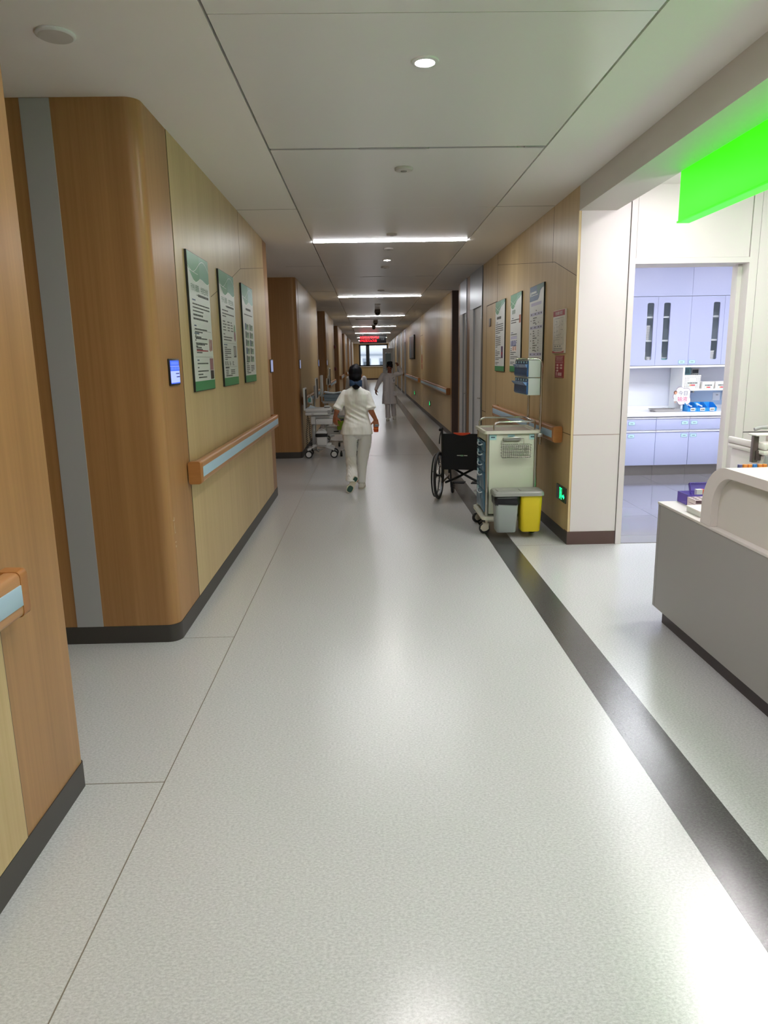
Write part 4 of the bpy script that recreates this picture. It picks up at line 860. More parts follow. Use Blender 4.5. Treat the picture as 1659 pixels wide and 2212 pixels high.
b = B(); b.box(-.055, .12, -.09, .08, .0005, .030, bev=.002); obj('carton', b, M_PRN, t)
b = B(); b.box(-.057, .122, -.092, .082, .024, .034, bev=.002); obj('lid', b, mat('white_lid', '#f0eeea', .4), t)
# coloured tube caps behind the raised counter
t = thing('tube_stand', 'row of orange and blue capped tubes just showing above the white arch', 'rack', (2.205, 4.04, ZT))
b = B(); b.box(-.09, .09, -.03, .03, .0005, .02); b.box(-.09, .09, -.03, .03, .085, .09); b.box(-.09, -.085, -.03, .03, .02, .085); b.box(.085, .09, -.03, .03, .02, .085); obj('stand', b, M_SOLID, t)
for k, m_ in enumerate(('#5a5f86', '#e08a3c', '#e08a3c', '#2f78c4', '#e08a3c', '#e08a3c')):
    x = -.0725 + k * .029
    b = B(); b.cyl((x, 0, .02), (x, 0, .198), .0095, seg=12); tb = obj('tube', b, M_PNK, t)
    b = B(); b.cyl((x, 0, .198), (x, 0, .229), .0125, seg=14); obj('cap', b, mat('cap_' + m_[1:], m_, .4), tb)
# white cart behind the counter
t = thing('medical_cart', 'white medical cart with grey rail and drawers, cut by the photo edge', 'cart', (3.18, 5.42, 0))
def cp(n, b, m): return obj(n, b, m, t, absolute=True)
M_CW = mat('white_abs_plastic', '#e3dcd8', .35); M_CG = mat('grey_cart_trim', '#9a9a9a', .4)
b = B(); b.box(2.92, 3.5, 5.2, 5.7, .16, .86, bev=.02); cp('body', b, M_CW)
b = B(); b.box(2.90, 3.52, 5.17, 5.72, .86, .90, bev=.015); b.box(2.90, 2.93, 5.17, 5.72, .90, .95, bev=.01); b.box(2.93, 3.52, 5.17, 5.19, .90, .95, bev=.008); cp('top_tray', b, M_CW)
b = B(); b.box(2.905, 3.5, 5.150, 5.172, .80, .862); cp('label_rail', b, M_CG)
for k, x in enumerate((2.95, 3.02, 3.09, 3.17)):
    b = B(); b.box(x, x + .05, 5.146, 5.1498, .808, .85); cp('label', b, M_CYAN if k in (0, 3) else mat('grey_blue_label', '#6f7f88', .4))
b = B(); b.box(2.86, 2.90, 5.25, 5.29, .80, 1.0, bev=.004); b.box(2.88, 2.92, 5.24, 5.31, .82, .89); cp('side_bracket', b, mat('brown_steel', '#6e625f', .3, metal=.6))
b = B(); b.box(2.86, 3.06, 5.22, 5.34, 1.0, 1.012, bev=.004); b.box(3.0, 3.03, 5.22, 5.34, .95, 1.0); b.box(3.03, 3.07, 5.21, 5.34, .95, 1.03, bev=.008); cp('shelf_bracket', b, M_CW)
b = B(); b.tube([(2.95, 5.42, 1.03), (3.0, 5.42, 1.045), (3.5, 5.42, 1.045)], .014, 10); b.tube([(3.03, 5.23, 1.02), (3.45, 5.2, .985)], .01, 8); cp('push_handle', b, M_CG)
b = B(); b.box(2.95, 2.995, 5.188, 5.199, .2, .84); cp('corner_strip', b, mat('white_lid'))
for k, (z0, z1) in enumerate(((.62, .79), (.42, .61), (.2, .41))):
    b = B(); b.box(3.02, 3.47, 5.186, 5.199, z0, z1, bev=.004); d = cp('drawer', b, M_CW)
    b = B(); b.box(3.1, 3.4, 5.17, 5.186, z1 - .05, z1 - .03, bev=.004); h = obj('handle', b, M_CG, d); h.data.transform(Matrix.Translation(-t.location))
for (x, y) in ((2.97, 5.25), (3.45, 5.25), (2.97, 5.65), (3.45, 5.65)): caster(t, (x, y, 0), .3, base=t.location, h=.155, r=.06)

# ================================================================ treatment room cupboards
M_PERI = mat('periwinkle_laminate', '#b4bce0', .22, coat=.2); M_CARC = mat('white_carcass', '#e6e8f0', .4); M_KICK = mat('steel_kickboard', '#8a8784', .35, metal=.8)
M_CUPG = mat('smoky_cabinet_glass', '#7f8f9a', .05, alpha=.14, spec=.5); M_TAG = mat('cyan_tag', '#bfe1ec', .4); M_TAGR = mat('dark_cyan_tag_edge', '#4a8ba8', .4)
YB = 9.50
def tagplate(parent, x, y, z, base):
    b = B(); b.slot(1).box(x - .003, x + .083, y - .003, y - .0005, z - .003, z + .043); b.slot(0).box(x, x + .08, y - .005, y - .003, z, z + .04); b.slot(2).box(x + .02, x + .06, y - .0055, y - .005, z + .016, z + .022)
    o = obj('label', b, [M_TAG, M_TAGR, M_LINK], parent); o.data.transform(Matrix.Translation(-base)); return o
BL = ['base cupboard left end, its tags cut off by the door jamb', 'base cupboard in the middle, below the steel tray', 'base cupboard below the blue trays', 'base cupboard hidden behind the far door jamb']
for k, x0 in enumerate((3.385, 3.835, 4.285, 4.735)):
    t = thing('base_cabinet', BL[k], 'cabinet', (x0 + .225, 9.78, 0), 0, 'periwinkle base cupboards of the treatment room'); P = lambda n, b, m, pr=None: obj(n, b, m, t, absolute=True)
    b = B(); b.box(x0 + .001, x0 + .449, YB + .022, 10.11, .142, .80); P('carcass', b, M_CARC)
    b = B(); b.box(x0 + .001, x0 + .449, YB + .05, YB + .065, .002, .14); P('kickboard', b, M_KICK)
    b = B(); b.box(x0 + .0025, x0 + .4475, YB, YB + .02, .622, .765, bev=.0015); d = P('drawer', b, M_PERI)
    b = B(); b.box(x0 + .0025, x0 + .4475, YB - .012, YB + .016, .767, .782, bev=.004); h = obj('handle', b, mat('pale_alloy_grip', '#dfe2ec', .3), d); h.data.transform(Matrix.Translation(-t.location))
    tagplate(d, x0 + (.08 if k == 0 else .345 if k == 1 else .02), YB, .69, t.location)
    b = B(); b.box(x0 + .0025, x0 + .4475, YB, YB + .02, .145, .588, bev=.0015); d = P('door', b, M_PERI)
    b = B(); b.box(x0 + .0025, x0 + .4475, YB - .012, YB + .016, .590, .606, bev=.004); h = obj('handle', b, mat('pale_alloy_grip', '#dfe2ec', .3), d); h.data.transform(Matrix.Translation(-t.location))
    tagplate(d, x0 + (.08 if k == 0 else .345 if k == 1 else .02), YB, .52, t.location)
t = thing('worktop', 'continuous white worktop over the periwinkle base cupboards', 'worktop', (4.3, 9.8, .80))
b = B(); b.box(2.9, 5.3, YB - .03, 10.115, .8005, .848, bev=.004); obj('slab', b, mat('white_quartz', '#eef0f6', .2), t, absolute=True)
b = B(); b.box(2.9, 5.3, 10.10, 10.115, .8485, .90); obj('upstand', b, mat('white_quartz'), t, absolute=True)
YU = 9.70
UL = ['wall cupboard with two narrow glass slots, baskets behind the left slot', 'wall cupboard with a basket behind its glass slot, partly behind the far door jamb']
DX = ((3.39, 3.845), (3.845, 4.29), (4.29, 4.735), (4.735, 5.18))
WIN = (3.705, 3.925, 4.585, 4.86)     # left edge of each glass slot
TG = (None, 4.165, 4.305, None)
for u in range(2):
    x0, x1 = DX[2 * u][0], DX[2 * u + 1][1]
    t = thing('wall_cabinet', UL[u], 'cabinet', ((x0 + x1) / 2, 9.9, 1.46), 0, 'periwinkle wall cupboards of the treatment room'); P = lambda n, b, m: obj(n, b, m, t, absolute=True)
    b = B(); b.box(x0 + .001, x0 + .017, YU + .022, 10.115, 1.462, 2.352); b.box(x1 - .017, x1 - .001, YU + .022, 10.115, 1.462, 2.352); b.box(x0 + .017, x1 - .017, 10.10, 10.115, 1.462, 2.352); b.box(x0 + .017, x1 - .017, YU + .022, 10.10, 1.462, 1.478); b.box(x0 + .017, x1 - .017, YU + .022, 10.10, 2.336, 2.352); P('carcass', b, mat('grey_white_carcass', '#c9d2de', .5))
    b = B(); b.box(x0 + .001, x1 - .001, YU + .005, 10.10, 1.432, 1.458); P('pelmet', b, mat('white_quartz'))
    for z in (1.775, 2.08): b = B(); b.box(x0 + .018, x1 - .018, YU + .035, 10.098, z, z + .022); P('shelf', b, mat('white_shelf', '#eef2f4', .4))
    for j in range(2):
        a, c2 = DX[2 * u + j]; wx = WIN[2 * u + j]; wz0, wz1 = 1.535, 2.272; ww = .088
        b = B(); bm = b.bm
        outer = [(a + .0015, 1.464), (c2 - .0015, 1.464), (c2 - .0015, 2.351), (a + .0015, 2.351)]; hole = rrect(wx, wx + ww, wz0, wz1, .018, 4)
        # door leaf with a rounded slot: four boxes around a ring
        for q in ((a + .0015, wx - .0, 1.464, 2.351), (wx + ww, c2 - .0015, 1.464, 2.351), (wx, wx + ww, 1.464, wz0), (wx, wx + ww, wz1, 2.351)): b.box(q[0], q[1], YU, YU + .02, q[2], q[3])
        rect_ = [(wx + ww, wz0), (wx + ww, wz1), (wx, wz1), (wx, wz0)]
        n5 = 5
        for ci, (cx_, cz_) in enumerate(((wx + ww, wz0), (wx + ww, wz1), (wx, wz1), (wx, wz0))):
            seg = hole[ci * (n5):(ci + 1) * n5]; b.prism([(cx_, cz_)] + seg, YU, YU + .02, axis='y')
        d = P('door', b, M_PERI)
        b = B(); b.box(wx - .006, wx + ww + .006, YU + .0202, YU + .0235, wz0 - .006, wz1 + .006); g = obj('glass', b, M_CUPG, d); g.data.transform(Matrix.Translation(-t.location))
        if TG[2 * u + j]: tagplate(d, TG[2 * u + j], YU, 1.484, t.location)
FL = ['long filler panel above the first wall cupboard', 'long filler panel above the second wall cupboard']
for u, (x0, x1) in enumerate(((3.39, 4.29), (4.29, 5.2))):
    t = thing('filler_panel', 'periwinkle ' + FL[u], 'panel', ((x0 + x1) / 2, 9.72, 2.36), 0, 'filler panels above the wall cupboards')
    b = B(); b.box(x0 + .0015, x1 - .0015, YU, YU + .018, 2.356, ZC - .002); obj('front', b, mat('glossy_periwinkle', '#b4bce0', .3), t, absolute=True)
    b = B(); b.box(x0 + .0015, x1 - .0015, YU + .018, 10.11, 2.356, 2.37); obj('backing', b, M_CARC, t, absolute=True)
t = thing('divider_panel', 'white upright divider between worktop and wall cupboards', 'panel', (4.25, 9.9, .8485))
b = B(); b.box(4.236, 4.262, 9.70, 10.10, .8485, 1.4315); obj('upright', b, mat('white_shelf'), t, absolute=True)
t = thing('wall_shelf', 'white shelf right of the divider carrying the baskets', 'shelf', (4.72, 9.93, 1.118))
b = B(); b.box(4.2625, 5.18, 9.72, 10.118, 1.118, 1.142, bev=.002); obj('board', b, mat('white_shelf'), t, absolute=True)
for x in (4.5, 5.0): b = B(); b.box(x, x + .02, 9.95, 10.118, 1.08, 1.1178); obj('bracket', b, M_ALU, t, absolute=True)
b = B(); b.box(4.2625, 5.2, 10.1165, 10.1195, .9, 1.117); struct('trim_14', b, mat('pale_blue_splashback', '#b5cdea', .35))
# baskets on the shelf
M_BSK = mat('white_basket_plastic', '#eeece8', .4); M_HOLE = mat('basket_hole', '#9aa0a8', .6)
def white_basket(x, y, z, w, d, h, label, group, text=True, holes=True):
    t = thing('storage_basket', label, 'basket', (x, y, z), 0, group)
    b = B(); r = lambda e: rrect(-w / 2 - e, w / 2 + e, -d / 2 - e, d / 2 + e, .012, 3)
    b.loft([[Vector((p, q, .0005)) for p, q in r(0)], [Vector((p, q, h)) for p, q in r(.010)], [Vector((p, q, h)) for p, q in r(.004)], [Vector((p, q, .006)) for p, q in r(-.004)]]); obj('body', b, M_BSK, t)
    if holes:
        b = B(); nz = max(2, int(h / .022)); nx = int(w / .02)
        for i in range(nx):
            for j in range(nz):
                if 2 < i < nx - 3 and text and j < nz - 1: continue
                zz = .014 + j * .021; e = .010 * zz / h; xx = -w / 2 + .010 + i * (w - .02) / max(1, nx - 1); b.box(xx - .0045, xx + .0045, -d / 2 - e - .0014, -d / 2 - e - .0004, zz - .004, zz + .004)
        obj('holes', b, M_HOLE, t)
    if text:
        b = B(); tw = w * .72; zc = h * .35; y_ = -d / 2 - .010 * (zc / h) - .006; b.slot(0).box(-tw / 2, tw / 2, y_, y_ + .0015, zc - .03, zc + .036); b.slot(1); b.lines(-tw * .42, tw * .42, zc + .008, 1, .01, .013, random.Random(int(x * 100)), y_ - .0005, 1, .02); b.slot(2).rect(-tw * .24, tw * .24, zc - .02, zc - .006, y_ - .0005); b.slot(3).rect(-tw * .24, -tw * .12, zc - .021, zc - .005, y_ - .001); obj('label', b, [M_PRN, M_INK, mat('bright_red_print', '#d32b3f', .4), mat('orange_dot', '#f0a050', .4)], t)
    return t
white_basket(4.388, 9.82, 1.142, .215, .16, .185, 'tall white perforated basket on the shelf beside the divider', 'white baskets on the treatment room shelf')
for k, x in enumerate((4.605, 4.785, 4.965)):
    white_basket(x, 9.80, 1.142, .155, .14, .093, ('first low white box right of the tall basket', 'second low white box right of the tall basket', 'third low white box from the tall basket, half behind the jamb')[k], 'white baskets on the treatment room shelf', holes=False)
# baskets behind the glass slots
white_basket(3.70, 9.86, 1.798, .14, .2, .19, 'white perforated basket on the middle shelf behind the first glass slot', 'baskets inside the wall cupboards', False)
white_basket(3.66, 9.86, 1.478, .13, .2, .16, 'white perforated basket at the bottom behind the first glass slot', 'baskets inside the wall cupboards', False)
white_basket(3.785, 9.80, 1.478, .07, .12, .10, 'small white basket corner low behind the first glass slot', 'baskets inside the wall cupboards', False)
white_basket(4.575, 9.84, 1.478, .14, .2, .17, 'white perforated basket low behind the glass slot of the second cupboard', 'baskets inside the wall cupboards', False)
white_basket(4.86, 9.84, 1.478, .14, .2, .17, 'white perforated basket low behind the last glass slot at the jamb', 'baskets inside the wall cupboards', False)
t = thing('storage_box', 'teal lidded box with small packages behind the second glass slot', 'box', (3.97, 9.82, 1.478))
b = B(); b.box(-.09, .09, -.06, .06, .0005, .075, bev=.004); obj('body', b, mat('teal_box', '#7fc4c8', .4), t)
b = B(); b.box(-.092, .092, -.062, .062, .0755, .09, bev=.003); obj('lid', b, M_CARC, t)
b = B(); b.box(-.05, .0, -.04, .02, .0905, .15, bev=.004); obj('packet', b, M_PRN, t)
# tag, timer, socket
t = thing('wall_tag', 'teal card with black character partly hidden by the divider', 'sign', (4.455, 10.1155, 1.30))
b = B(); b.box(-.12, .07, -.003, -.0005, 0, .145); obj('card', b, mat('teal_card', '#7fb9c4', .4), t)
b = B(); b.text('药品', .062, -.072, .045, -.0036); obj('lettering', b, mat('black_print', '#1c2a33', .5), t)
t = thing('timer', 'small white digital timer with dark screen under the wall cupboard', 'timer', (4.585, 10.1155, 1.30))
b = B(); b.box(-.05, .05, -.016, -.0005, 0, .105, bev=.006); obj('case', b, M_PRN, t)
b = B(); b.box(-.042, .042, -.0175, -.0162, .042, .092); obj('screen', b, mat('dark_lcd', '#232c3c', .2), t)
for x in (-.035, -.008, .02): b = B(); b.box(x, x + .016, -.0178, -.0162, .012, .028); obj('button', b, mat('slate_button', '#46505f', .4), t)
for k, x in enumerate((4.86, 4.985)):
    t = thing('socket_plate', ('white wall socket under the shelf, beside the far jamb', 'white wall socket under the shelf, mostly behind the far jamb')[k], 'socket', (x, 10.1163, .96), 0, 'wall sockets under the shelf')
    b = B(); b.box(0, .105, -.009, -.0005, 0, .11, bev=.004); obj('plate', b, mat('white_socket', '#dfe6f2', .35), t)
    b = B(); b.box(.05, .056, -.0102, -.009, .07, .085); b.box(.066, .072, -.0102, -.009, .07, .085); obj('slots', b, M_PDK, t)
# blue parts trays
M_BLUT = mat('bright_blue_tray', '#2f9be6', .35)
for k, x in enumerate((4.345, 4.475, 4.605)):
    t = thing('parts_tray', ('bright blue open tray nearest the divider on the worktop', 'bright blue open tray between two others on the worktop', 'bright blue open tray last from the divider on the worktop')[k], 'tray', (x, 9.70, .8485), 0, 'blue trays on the worktop')
    b = B(); W, D, H = .062, .14, .115
    prof = [(-D + .02, 0.0005), (-D, .05), (-D + .015, .062), (-.02, H), (D * .6, H), (D * .6, .0005)]
    for s in (-1, 1): b.prism([(y_, z_) for y_, z_ in prof], s * W - .0015, s * W + .0015, axis='x')
    b.box(-W, W, -D + .02, D * .6, .0005, .004); b.box(-W, W, D * .6 - .003, D * .6, .004, H); b.quad((-W, -D + .02, .0005), (W, -D + .02, .0005), (W, -D, .05), (-W, -D, .05)); obj('body', b, M_BLUT, t)
    b = B(); b.box(-.035, .03, -D - .0035, -D - .002, .01, .052); b.xf(Matrix.Identity(4)); obj('label', b, M_PRN, t)
    b = B(); b.lines(-.028, .024, .024, 1, .01, .012, random.Random(k), -D - .0042, 1, .02); obj('label_print', b, M_INK, t)
for k, (x, rz) in enumerate(((4.33, .5), (4.47, -.5))):
    t = thing('packet', ('clear plastic packet lying in the first blue tray', 'clear plastic packet lying in the middle blue tray')[k], 'packet', (x, 9.66, .8485 + .0655), 0)
    b = B(); b.loft([[Vector((x_ * .022 * s_, -.08 + .04 * i, .008 * math.sin(i * 2.1) + .03 * (i / 4) + z_ * .004)) for x_, z_ in ((-1, 0), (0, -1), (1, 0), (0, 1))] for i, s_ in enumerate((.5, 1, 1.1, 1, .6))]); obj('film', b, mat('clear_film', '#cfe4f7', .15, spec=.8), t)
    b = B(); b.box(-.015, .015, -.03, .02, .012, .018); obj('content', b, mat('white_lid'), t)
t = thing('steel_tray', 'shallow stainless steel tray on the white worktop', 'tray', (4.03, 9.72, .8485))
b = B(); r = lambda e: rrect(-.19 - e, .19 + e, -.13 - e, .13 + e, .02, 4)
b.loft([[Vector((p, q, .0005)) for p, q in r(-.02)], [Vector((p, q, .034)) for p, q in r(0)], [Vector((p, q, .036)) for p, q in r(.008)], [Vector((p, q, .034)) for p, q in r(-.002)], [Vector((p, q, .004)) for p, q in r(-.022)]]); obj('pan', b, M_INOX, t)
for k, (x, y, l) in enumerate(((-.02, .02, 'first small dark instrument lying in the steel tray'), (.07, -.03, 'second small dark instrument lying in the steel tray'))):
    q = thing('forceps', l, 'instrument', (4.03 + x, 9.72 + y, .8485 + .0355), .4 + k)
    b = B(); b.tube([(-.07, -.012, .004), (0, 0, .006), (.05, .006, .004)], .003, 6); obj('blade', b, M_INOX, q)
    b = B(); b.tube([(-.07, .012, .004), (0, 0, .0075), (.05, -.006, .004)], .003, 6); obj('blade', b, M_INOX, q)
t = thing('sharps_bin', 'yellow sharps bin edge peeking past the door jamb on the worktop', 'bin', (3.39, 9.78, .8485))
b = B(); b.lathe([(.07, .0005), (.085, .02), (.095, .15), (.095, .2)], seg=24); obj('body', b, mat('sharps_yellow', '#f2c21c', .35), t)
b = B(); b.lathe([(.1, .2), (.1, .225), (.06, .24)], seg=24); obj('lid', b, mat('sharps_yellow'), t)
# cloud shaped notice
t = thing('cloud_notice', 'cloud shaped white notice with a small nurse drawing on the divider edge', 'sign', (4.252, 9.692, 1.03))
pts = []
for cx_, cz_, r_, a0, a1 in ((.045, .075, .05, -.2, 1.9), (-.04, .085, .055, .75, 2.9), (-.085, .02, .045, 2.0, 4.0), (-.02, -.045, .05, 3.4, 5.3), (.05, -.035, .055, 4.4, 7.0)):
    for i in range(8): a = a0 + (a1 - a0) * i / 7; pts.append((cx_ + r_ * math.cos(a), cz_ + r_ * math.sin(a)))
cen = (0, .02); pts.sort(key=lambda p: math.atan2(p[1] - cen[1], p[0] - cen[0]))
b = B(); b.prism([(cen[0] + (x - cen[0]) * 1.05, cen[1] + (z - cen[1]) * 1.05) for x, z in pts], -.004, -.002, axis='y'); obj('outline', b, mat('mauve_outline', '#8b7a90', .5), t)
b = B(); b.prism(pts, -.0055, -.004, axis='y'); obj('card', b, mat('lilac_white_card', '#efeaf4', .4), t)
b = B(); b.slot(0).text('今日', .068, .0, .035, -.0062, 'CENTER'); b.slot(1).text('输液', .070, -.005, -.045, -.0062, 'CENTER'); obj('lettering', b, [mat('slate_print', '#55606e', .5), mat('pink_print', '#cf3a68', .5)], t)
b = B(); Y_ = -.0068
b.slot(0).prism([(-.105 + .024 * math.cos(a * PI / 8), .07 + .026 * math.sin(a * PI / 8)) for a in range(16)], Y_ + .0005, Y_, axis='y'); b.slot(1).prism([(-.100 + .016 * math.cos(a * PI / 8), .064 + .018 * math.sin(a * PI / 8)) for a in range(16)], Y_ - .0002, Y_ - .0007, axis='y'); b.slot(2).prism([(-.118, .045), (-.085, .045), (-.078, -.045), (-.125, -.045)], Y_ + .0005, Y_, axis='y'); b.slot(1).box(-.112, -.106, Y_, Y_ + .0005, -.07, -.045); b.box(-.096, -.090, Y_, Y_ + .0005, -.07, -.045)
obj('nurse_drawing', b, [mat('brown_drawing', '#6a3f38', .5), M_PIC['skin'], M_PRN], t)
# ================================================================ people
M_SKIN = mat('skin', '#a8694a', .5); M_HAIR = mat('black_hair', '#0c0d14', .45, spec=.18); M_WCLOTH = mat('white_uniform_cloth', '#eeeeea', .7, bump=.25, bscale=14); M_COAT = mat('white_coat_cloth', '#d6d2d4', .75, bump=.25, bscale=14)
M_TROU = mat('white_trouser_cloth', '#dfdeda', .75, bump=.2, bscale=14); M_SHOE = mat('white_shoe_leather', '#d7d5cc', .45); M_SOLE = mat('cream_shoe_sole', '#c3bba8', .6); M_SOLEG = mat('dark_green_sole_pad', '#123f35', .6)
def remesh(b, voxel, smooth=4, fac=.5):
    bmesh.ops.recalc_face_normals(b.bm, faces=b.bm.faces)
    me = bpy.data.meshes.new('form'); b.bm.to_mesh(me); b.bm.free()
    o = bpy.data.objects.new('form', me); COL.objects.link(o)
    m = o.modifiers.new('r', 'REMESH'); m.mode = 'VOXEL'; m.voxel_size = voxel; m.use_smooth_shade = True
    q = o.modifiers.new('s', 'SMOOTH'); q.iterations = smooth; q.factor = fac
    dg = bpy.context.evaluated_depsgraph_get(); dg.update(); out = bpy.data.meshes.new_from_object(o.evaluated_get(dg))
    bpy.data.objects.remove(o); bpy.data.meshes.remove(me); return out
def mesh_part(name, me, m, parent, absolute=True):
    me.name = name; me.materials.clear()
    for x in (m if isinstance(m, (list, tuple)) else [m]): me.materials.append(x)
    for p in me.polygons: p.use_smooth = True
    if absolute: me.transform(Matrix.Translation(-parent.location))
    o = bpy.data.objects.new(name, me); COL.objects.link(o); o.parent = parent; return o
def folds(me, amp, scale, dirz=.35, z0=None, seed=0.):
    """cloth folds: push the surface along its normals by stretched noise"""
    nv = len(me.vertices); co = [0.] * (3 * nv); no = [0.] * (3 * nv); me.vertices.foreach_get('co', co); me.vertices.foreach_get('normal', no)
    for i in range(0, 3 * nv, 3):
        q = Vector((co[i] * scale, co[i + 1] * scale, co[i + 2] * scale * dirz + seed)); n = (noise.noise(q) + .5 * noise.noise(q * 2.1)) * amp
        co[i] += no[i] * n; co[i + 1] += no[i + 1] * n; co[i + 2] += no[i + 2] * n
    me.vertices.foreach_set('co', co); me.update()
V3 = Vector
def head(b, c, fw, up, s=1.):
    """cranium, jaw, nose, ears; c = centre of the head, fw = looking direction"""
    fw = V3(fw).normalized(); up = V3(up); up = (up - fw * up.dot(fw)).normalized(); rt = fw.cross(up); Mx = Matrix((rt, fw, up)).transposed().to_4x4()
    P = lambda x, y, z: V3(c) + (rt * x + fw * y + up * z) * s
    b.ell(P(0, -.012, .025), .074 * s, .092 * s, .088 * s, Mx); b.ell(P(0, .028, -.035), .060 * s, .062 * s, .075 * s, Mx); b.ell(P(0, .050, -.085), .032 * s, .034 * s, .028 * s, Mx)
    b.capsule(P(0, .088, .012), P(0, .104, -.024), .008 * s, .013 * s); b.ell(P(0, .088, -.056), .024 * s, .010 * s, .010 * s, Mx)
    for e in (-1, 1): b.ell(P(e * .074, -.006, -.012), .010 * s, .020 * s, .030 * s, Mx); b.ell(P(e * .040, .062, -.028), .022 * s, .020 * s, .022 * s, Mx); b.ell(P(e * .030, .078, .024), .022 * s, .012 * s, .008 * s, Mx)
    return P, Mx
def face(t, P, s=1.):
    for e in (-1, 1):
        b = B(); b.ell(P(e * .030, .082, .008), .013 * s, .008 * s, .006 * s, u=10, v=6); obj('eye', b, mat('eye_white', '#7d6a62', .3), t, absolute=True)
        b = B(); b.ell(P(e * .030, .0885, .007), .006 * s, .004 * s, .006 * s, u=8, v=6); obj('iris', b, M_HAIR, t, absolute=True)
        b = B(); b.tube([P(e * .014, .0925, .026), P(e * .030, .0925, .032), P(e * .048, .082, .026)], .004 * s, 6); obj('eyebrow', b, M_HAIR, t, absolute=True)
    b = B(); b.tube([P(-.022, .094, -.056), P(-.008, .100, -.053), P(.008, .100, -.053), P(.022, .094, -.056)], .0045 * s, 6); obj('lips', b, mat('lips', '#8d4a44', .4), t, absolute=True)
def hand(b, wrist, d, palm_n, thumb_side, curl=.5, s=1., grip=None):
    """palm, four unequal fingers with knuckle bends and a thumb leaving the side of the palm"""
    d = V3(d).normalized(); pn = V3(palm_n); pn = (pn - d * pn.dot(d)).normalized(); sd = d.cross(pn) * thumb_side; w_ = V3(wrist)
    for q in (-.026, -.009, .009, .026): b.capsule(w_ + d * .012 * s + sd * q * .75 * s, w_ + d * .078 * s + sd * q * s, .0145 * s, .0125 * s, 10)
    L = {.027: .070, .009: .080, -.009: .075, -.026: .058}
    for q, ln in L.items():
        p = w_ + d * .080 * s + sd * q * s; dirv = d.copy()
        for k, f in enumerate((.45, .32, .23)):
            ang = curl * (.7, .9, .6)[k]; dirv = (dirv * math.cos(ang) + pn * math.sin(ang)).normalized(); e = p + dirv * ln * f * s
            b.capsule(p, e, (.0095, .0088, .008)[k] * s, (.0088, .008, .0068)[k] * s, 8); p = e
    p = w_ + d * .025 * s + sd * .030 * s; t1 = (d * .65 + sd * .65 + pn * .35 * (1 + curl)).normalized(); e = p + t1 * .042 * s; b.capsule(p, e, .013 * s, .0105 * s, 8)
    t2 = (d * .85 + sd * .1 + pn * (.3 + .5 * curl)).normalized(); b.capsule(e, e + t2 * .030 * s, .010 * s, .008 * s, 8)
def ring(c, rx, ry, n=28, rot=0., sq=2.0):
    out = []
    for k in range(n):
        a = 2 * PI * k / n; ca, sa = math.cos(a), math.sin(a)
        x = math.copysign(abs(ca) ** (2 / sq), ca) * rx; y = math.copysign(abs(sa) ** (2 / sq), sa) * ry
        out.append(V3((c[0] + x * math.cos(rot) - y * math.sin(rot), c[1] + x * math.sin(rot) + y * math.cos(rot), c[2])))
    return out
def shoe(t, heel, toe, up, sole_green=False, s=1.):
    """heel and toe lie on the sole; up points away from the sole"""
    heel, toe = V3(heel), V3(toe); f = (toe - heel); L = f.length; f.normalize(); up = V3(up); up = (up - f * up.dot(f)).normalized(); r = f.cross(up)
    P = lambda x, y, z: heel + r * x + f * (y * L) + up * z
    prof = [(0, .024), (.06, .032), (.25, .031), (.45, .034), (.7, .044), (.88, .036), (.98, .016)]
    outline = [(x, y) for y, x in prof] + [(-x, y) for y, x in reversed(prof)]
    b = B(); b.loft([[P(x * 1.03, y, 0) for x, y in outline], [P(x * 1.06, y, .010) for x, y in outline], [P(x * 1.04, y, .020) for x, y in outline]], smooth=False); so = obj('sole', b, M_SOLE, t, absolute=True)
    b = B(); b.loft([[P(x, y, .0205) for x, y in outline], [P(x, y, .045 if y < .8 else .035) for x, y in outline], [P(x * .72, .04 + y * (.9 if y > .5 else 1), .062 if y > .5 else .075) for x, y in outline], [P(x * .45, .08 + y * .5, .085) for x, y in outline]]); obj('shoe', b, M_SHOE, t, absolute=True)
    b = B()
    for y in (.45, .55): b.tube([P(-.036, y, .052), P(0, y, .072 if y < .5 else .066), P(.036, y, .052)], .007, 6)
    obj('shoe_strap', b, M_SHOE, t, absolute=True)
    if sole_green:
        b = B()
        for y0, y1, wx in ((.04, .29, .025), (.58, .94, .033)):
            b = B(); pts = [(math.copysign(abs(math.cos(a)) ** .7, math.cos(a)) * wx, (y0 + y1) / 2 + math.copysign(abs(math.sin(a)) ** .7, math.sin(a)) * (y1 - y0) / 2) for a in [2 * PI * k / 20 for k in range(20)]]
            b.loft([[P(x, y, .0) for x, y in pts], [P(x, y, -.004) for x, y in pts]], smooth=False)
            o = obj('sole_pad', b, M_SOLEG, so); o.data.transform(Matrix.Translation(-t.location))

# ---------------------------------------------------------------- nurse walking away
t = thing('person', 'nurse in short-sleeved white tunic walking away, blue bow in dark hair, red-orange pot in hand', 'person', (-.15, 8.9, 0))
N = dict(pel=(-.155, 8.90, .80), chest=(-.15, 8.90, 1.12), neck=(-.152, 8.90, 1.27), hd=(-.152, 8.925, 1.425))
shL, elL, wrL = V3((-.295, 8.90, 1.205)), V3((-.385, 8.86, 1.015)), V3((-.418, 8.99, .925))
shR, elR, wrR = V3((-.015, 8.90, 1.195)), V3((.030, 8.86, .985)), V3((.083, 8.90, .880))
hipL, knL, anL = V3((-.240, 8.90, .76)), V3((-.238, 8.98, .42)), V3((-.205, 8.735, .165))
hipR, knR, anR = V3((-.060, 8.91, .76)), V3((-.095, 9.0, .42)), V3((-.118, 9.01, .09))
b = B(); P, Mx = head(b, N['hd'], (.12, .97, -.15), (0, 0, 1), 1.0)
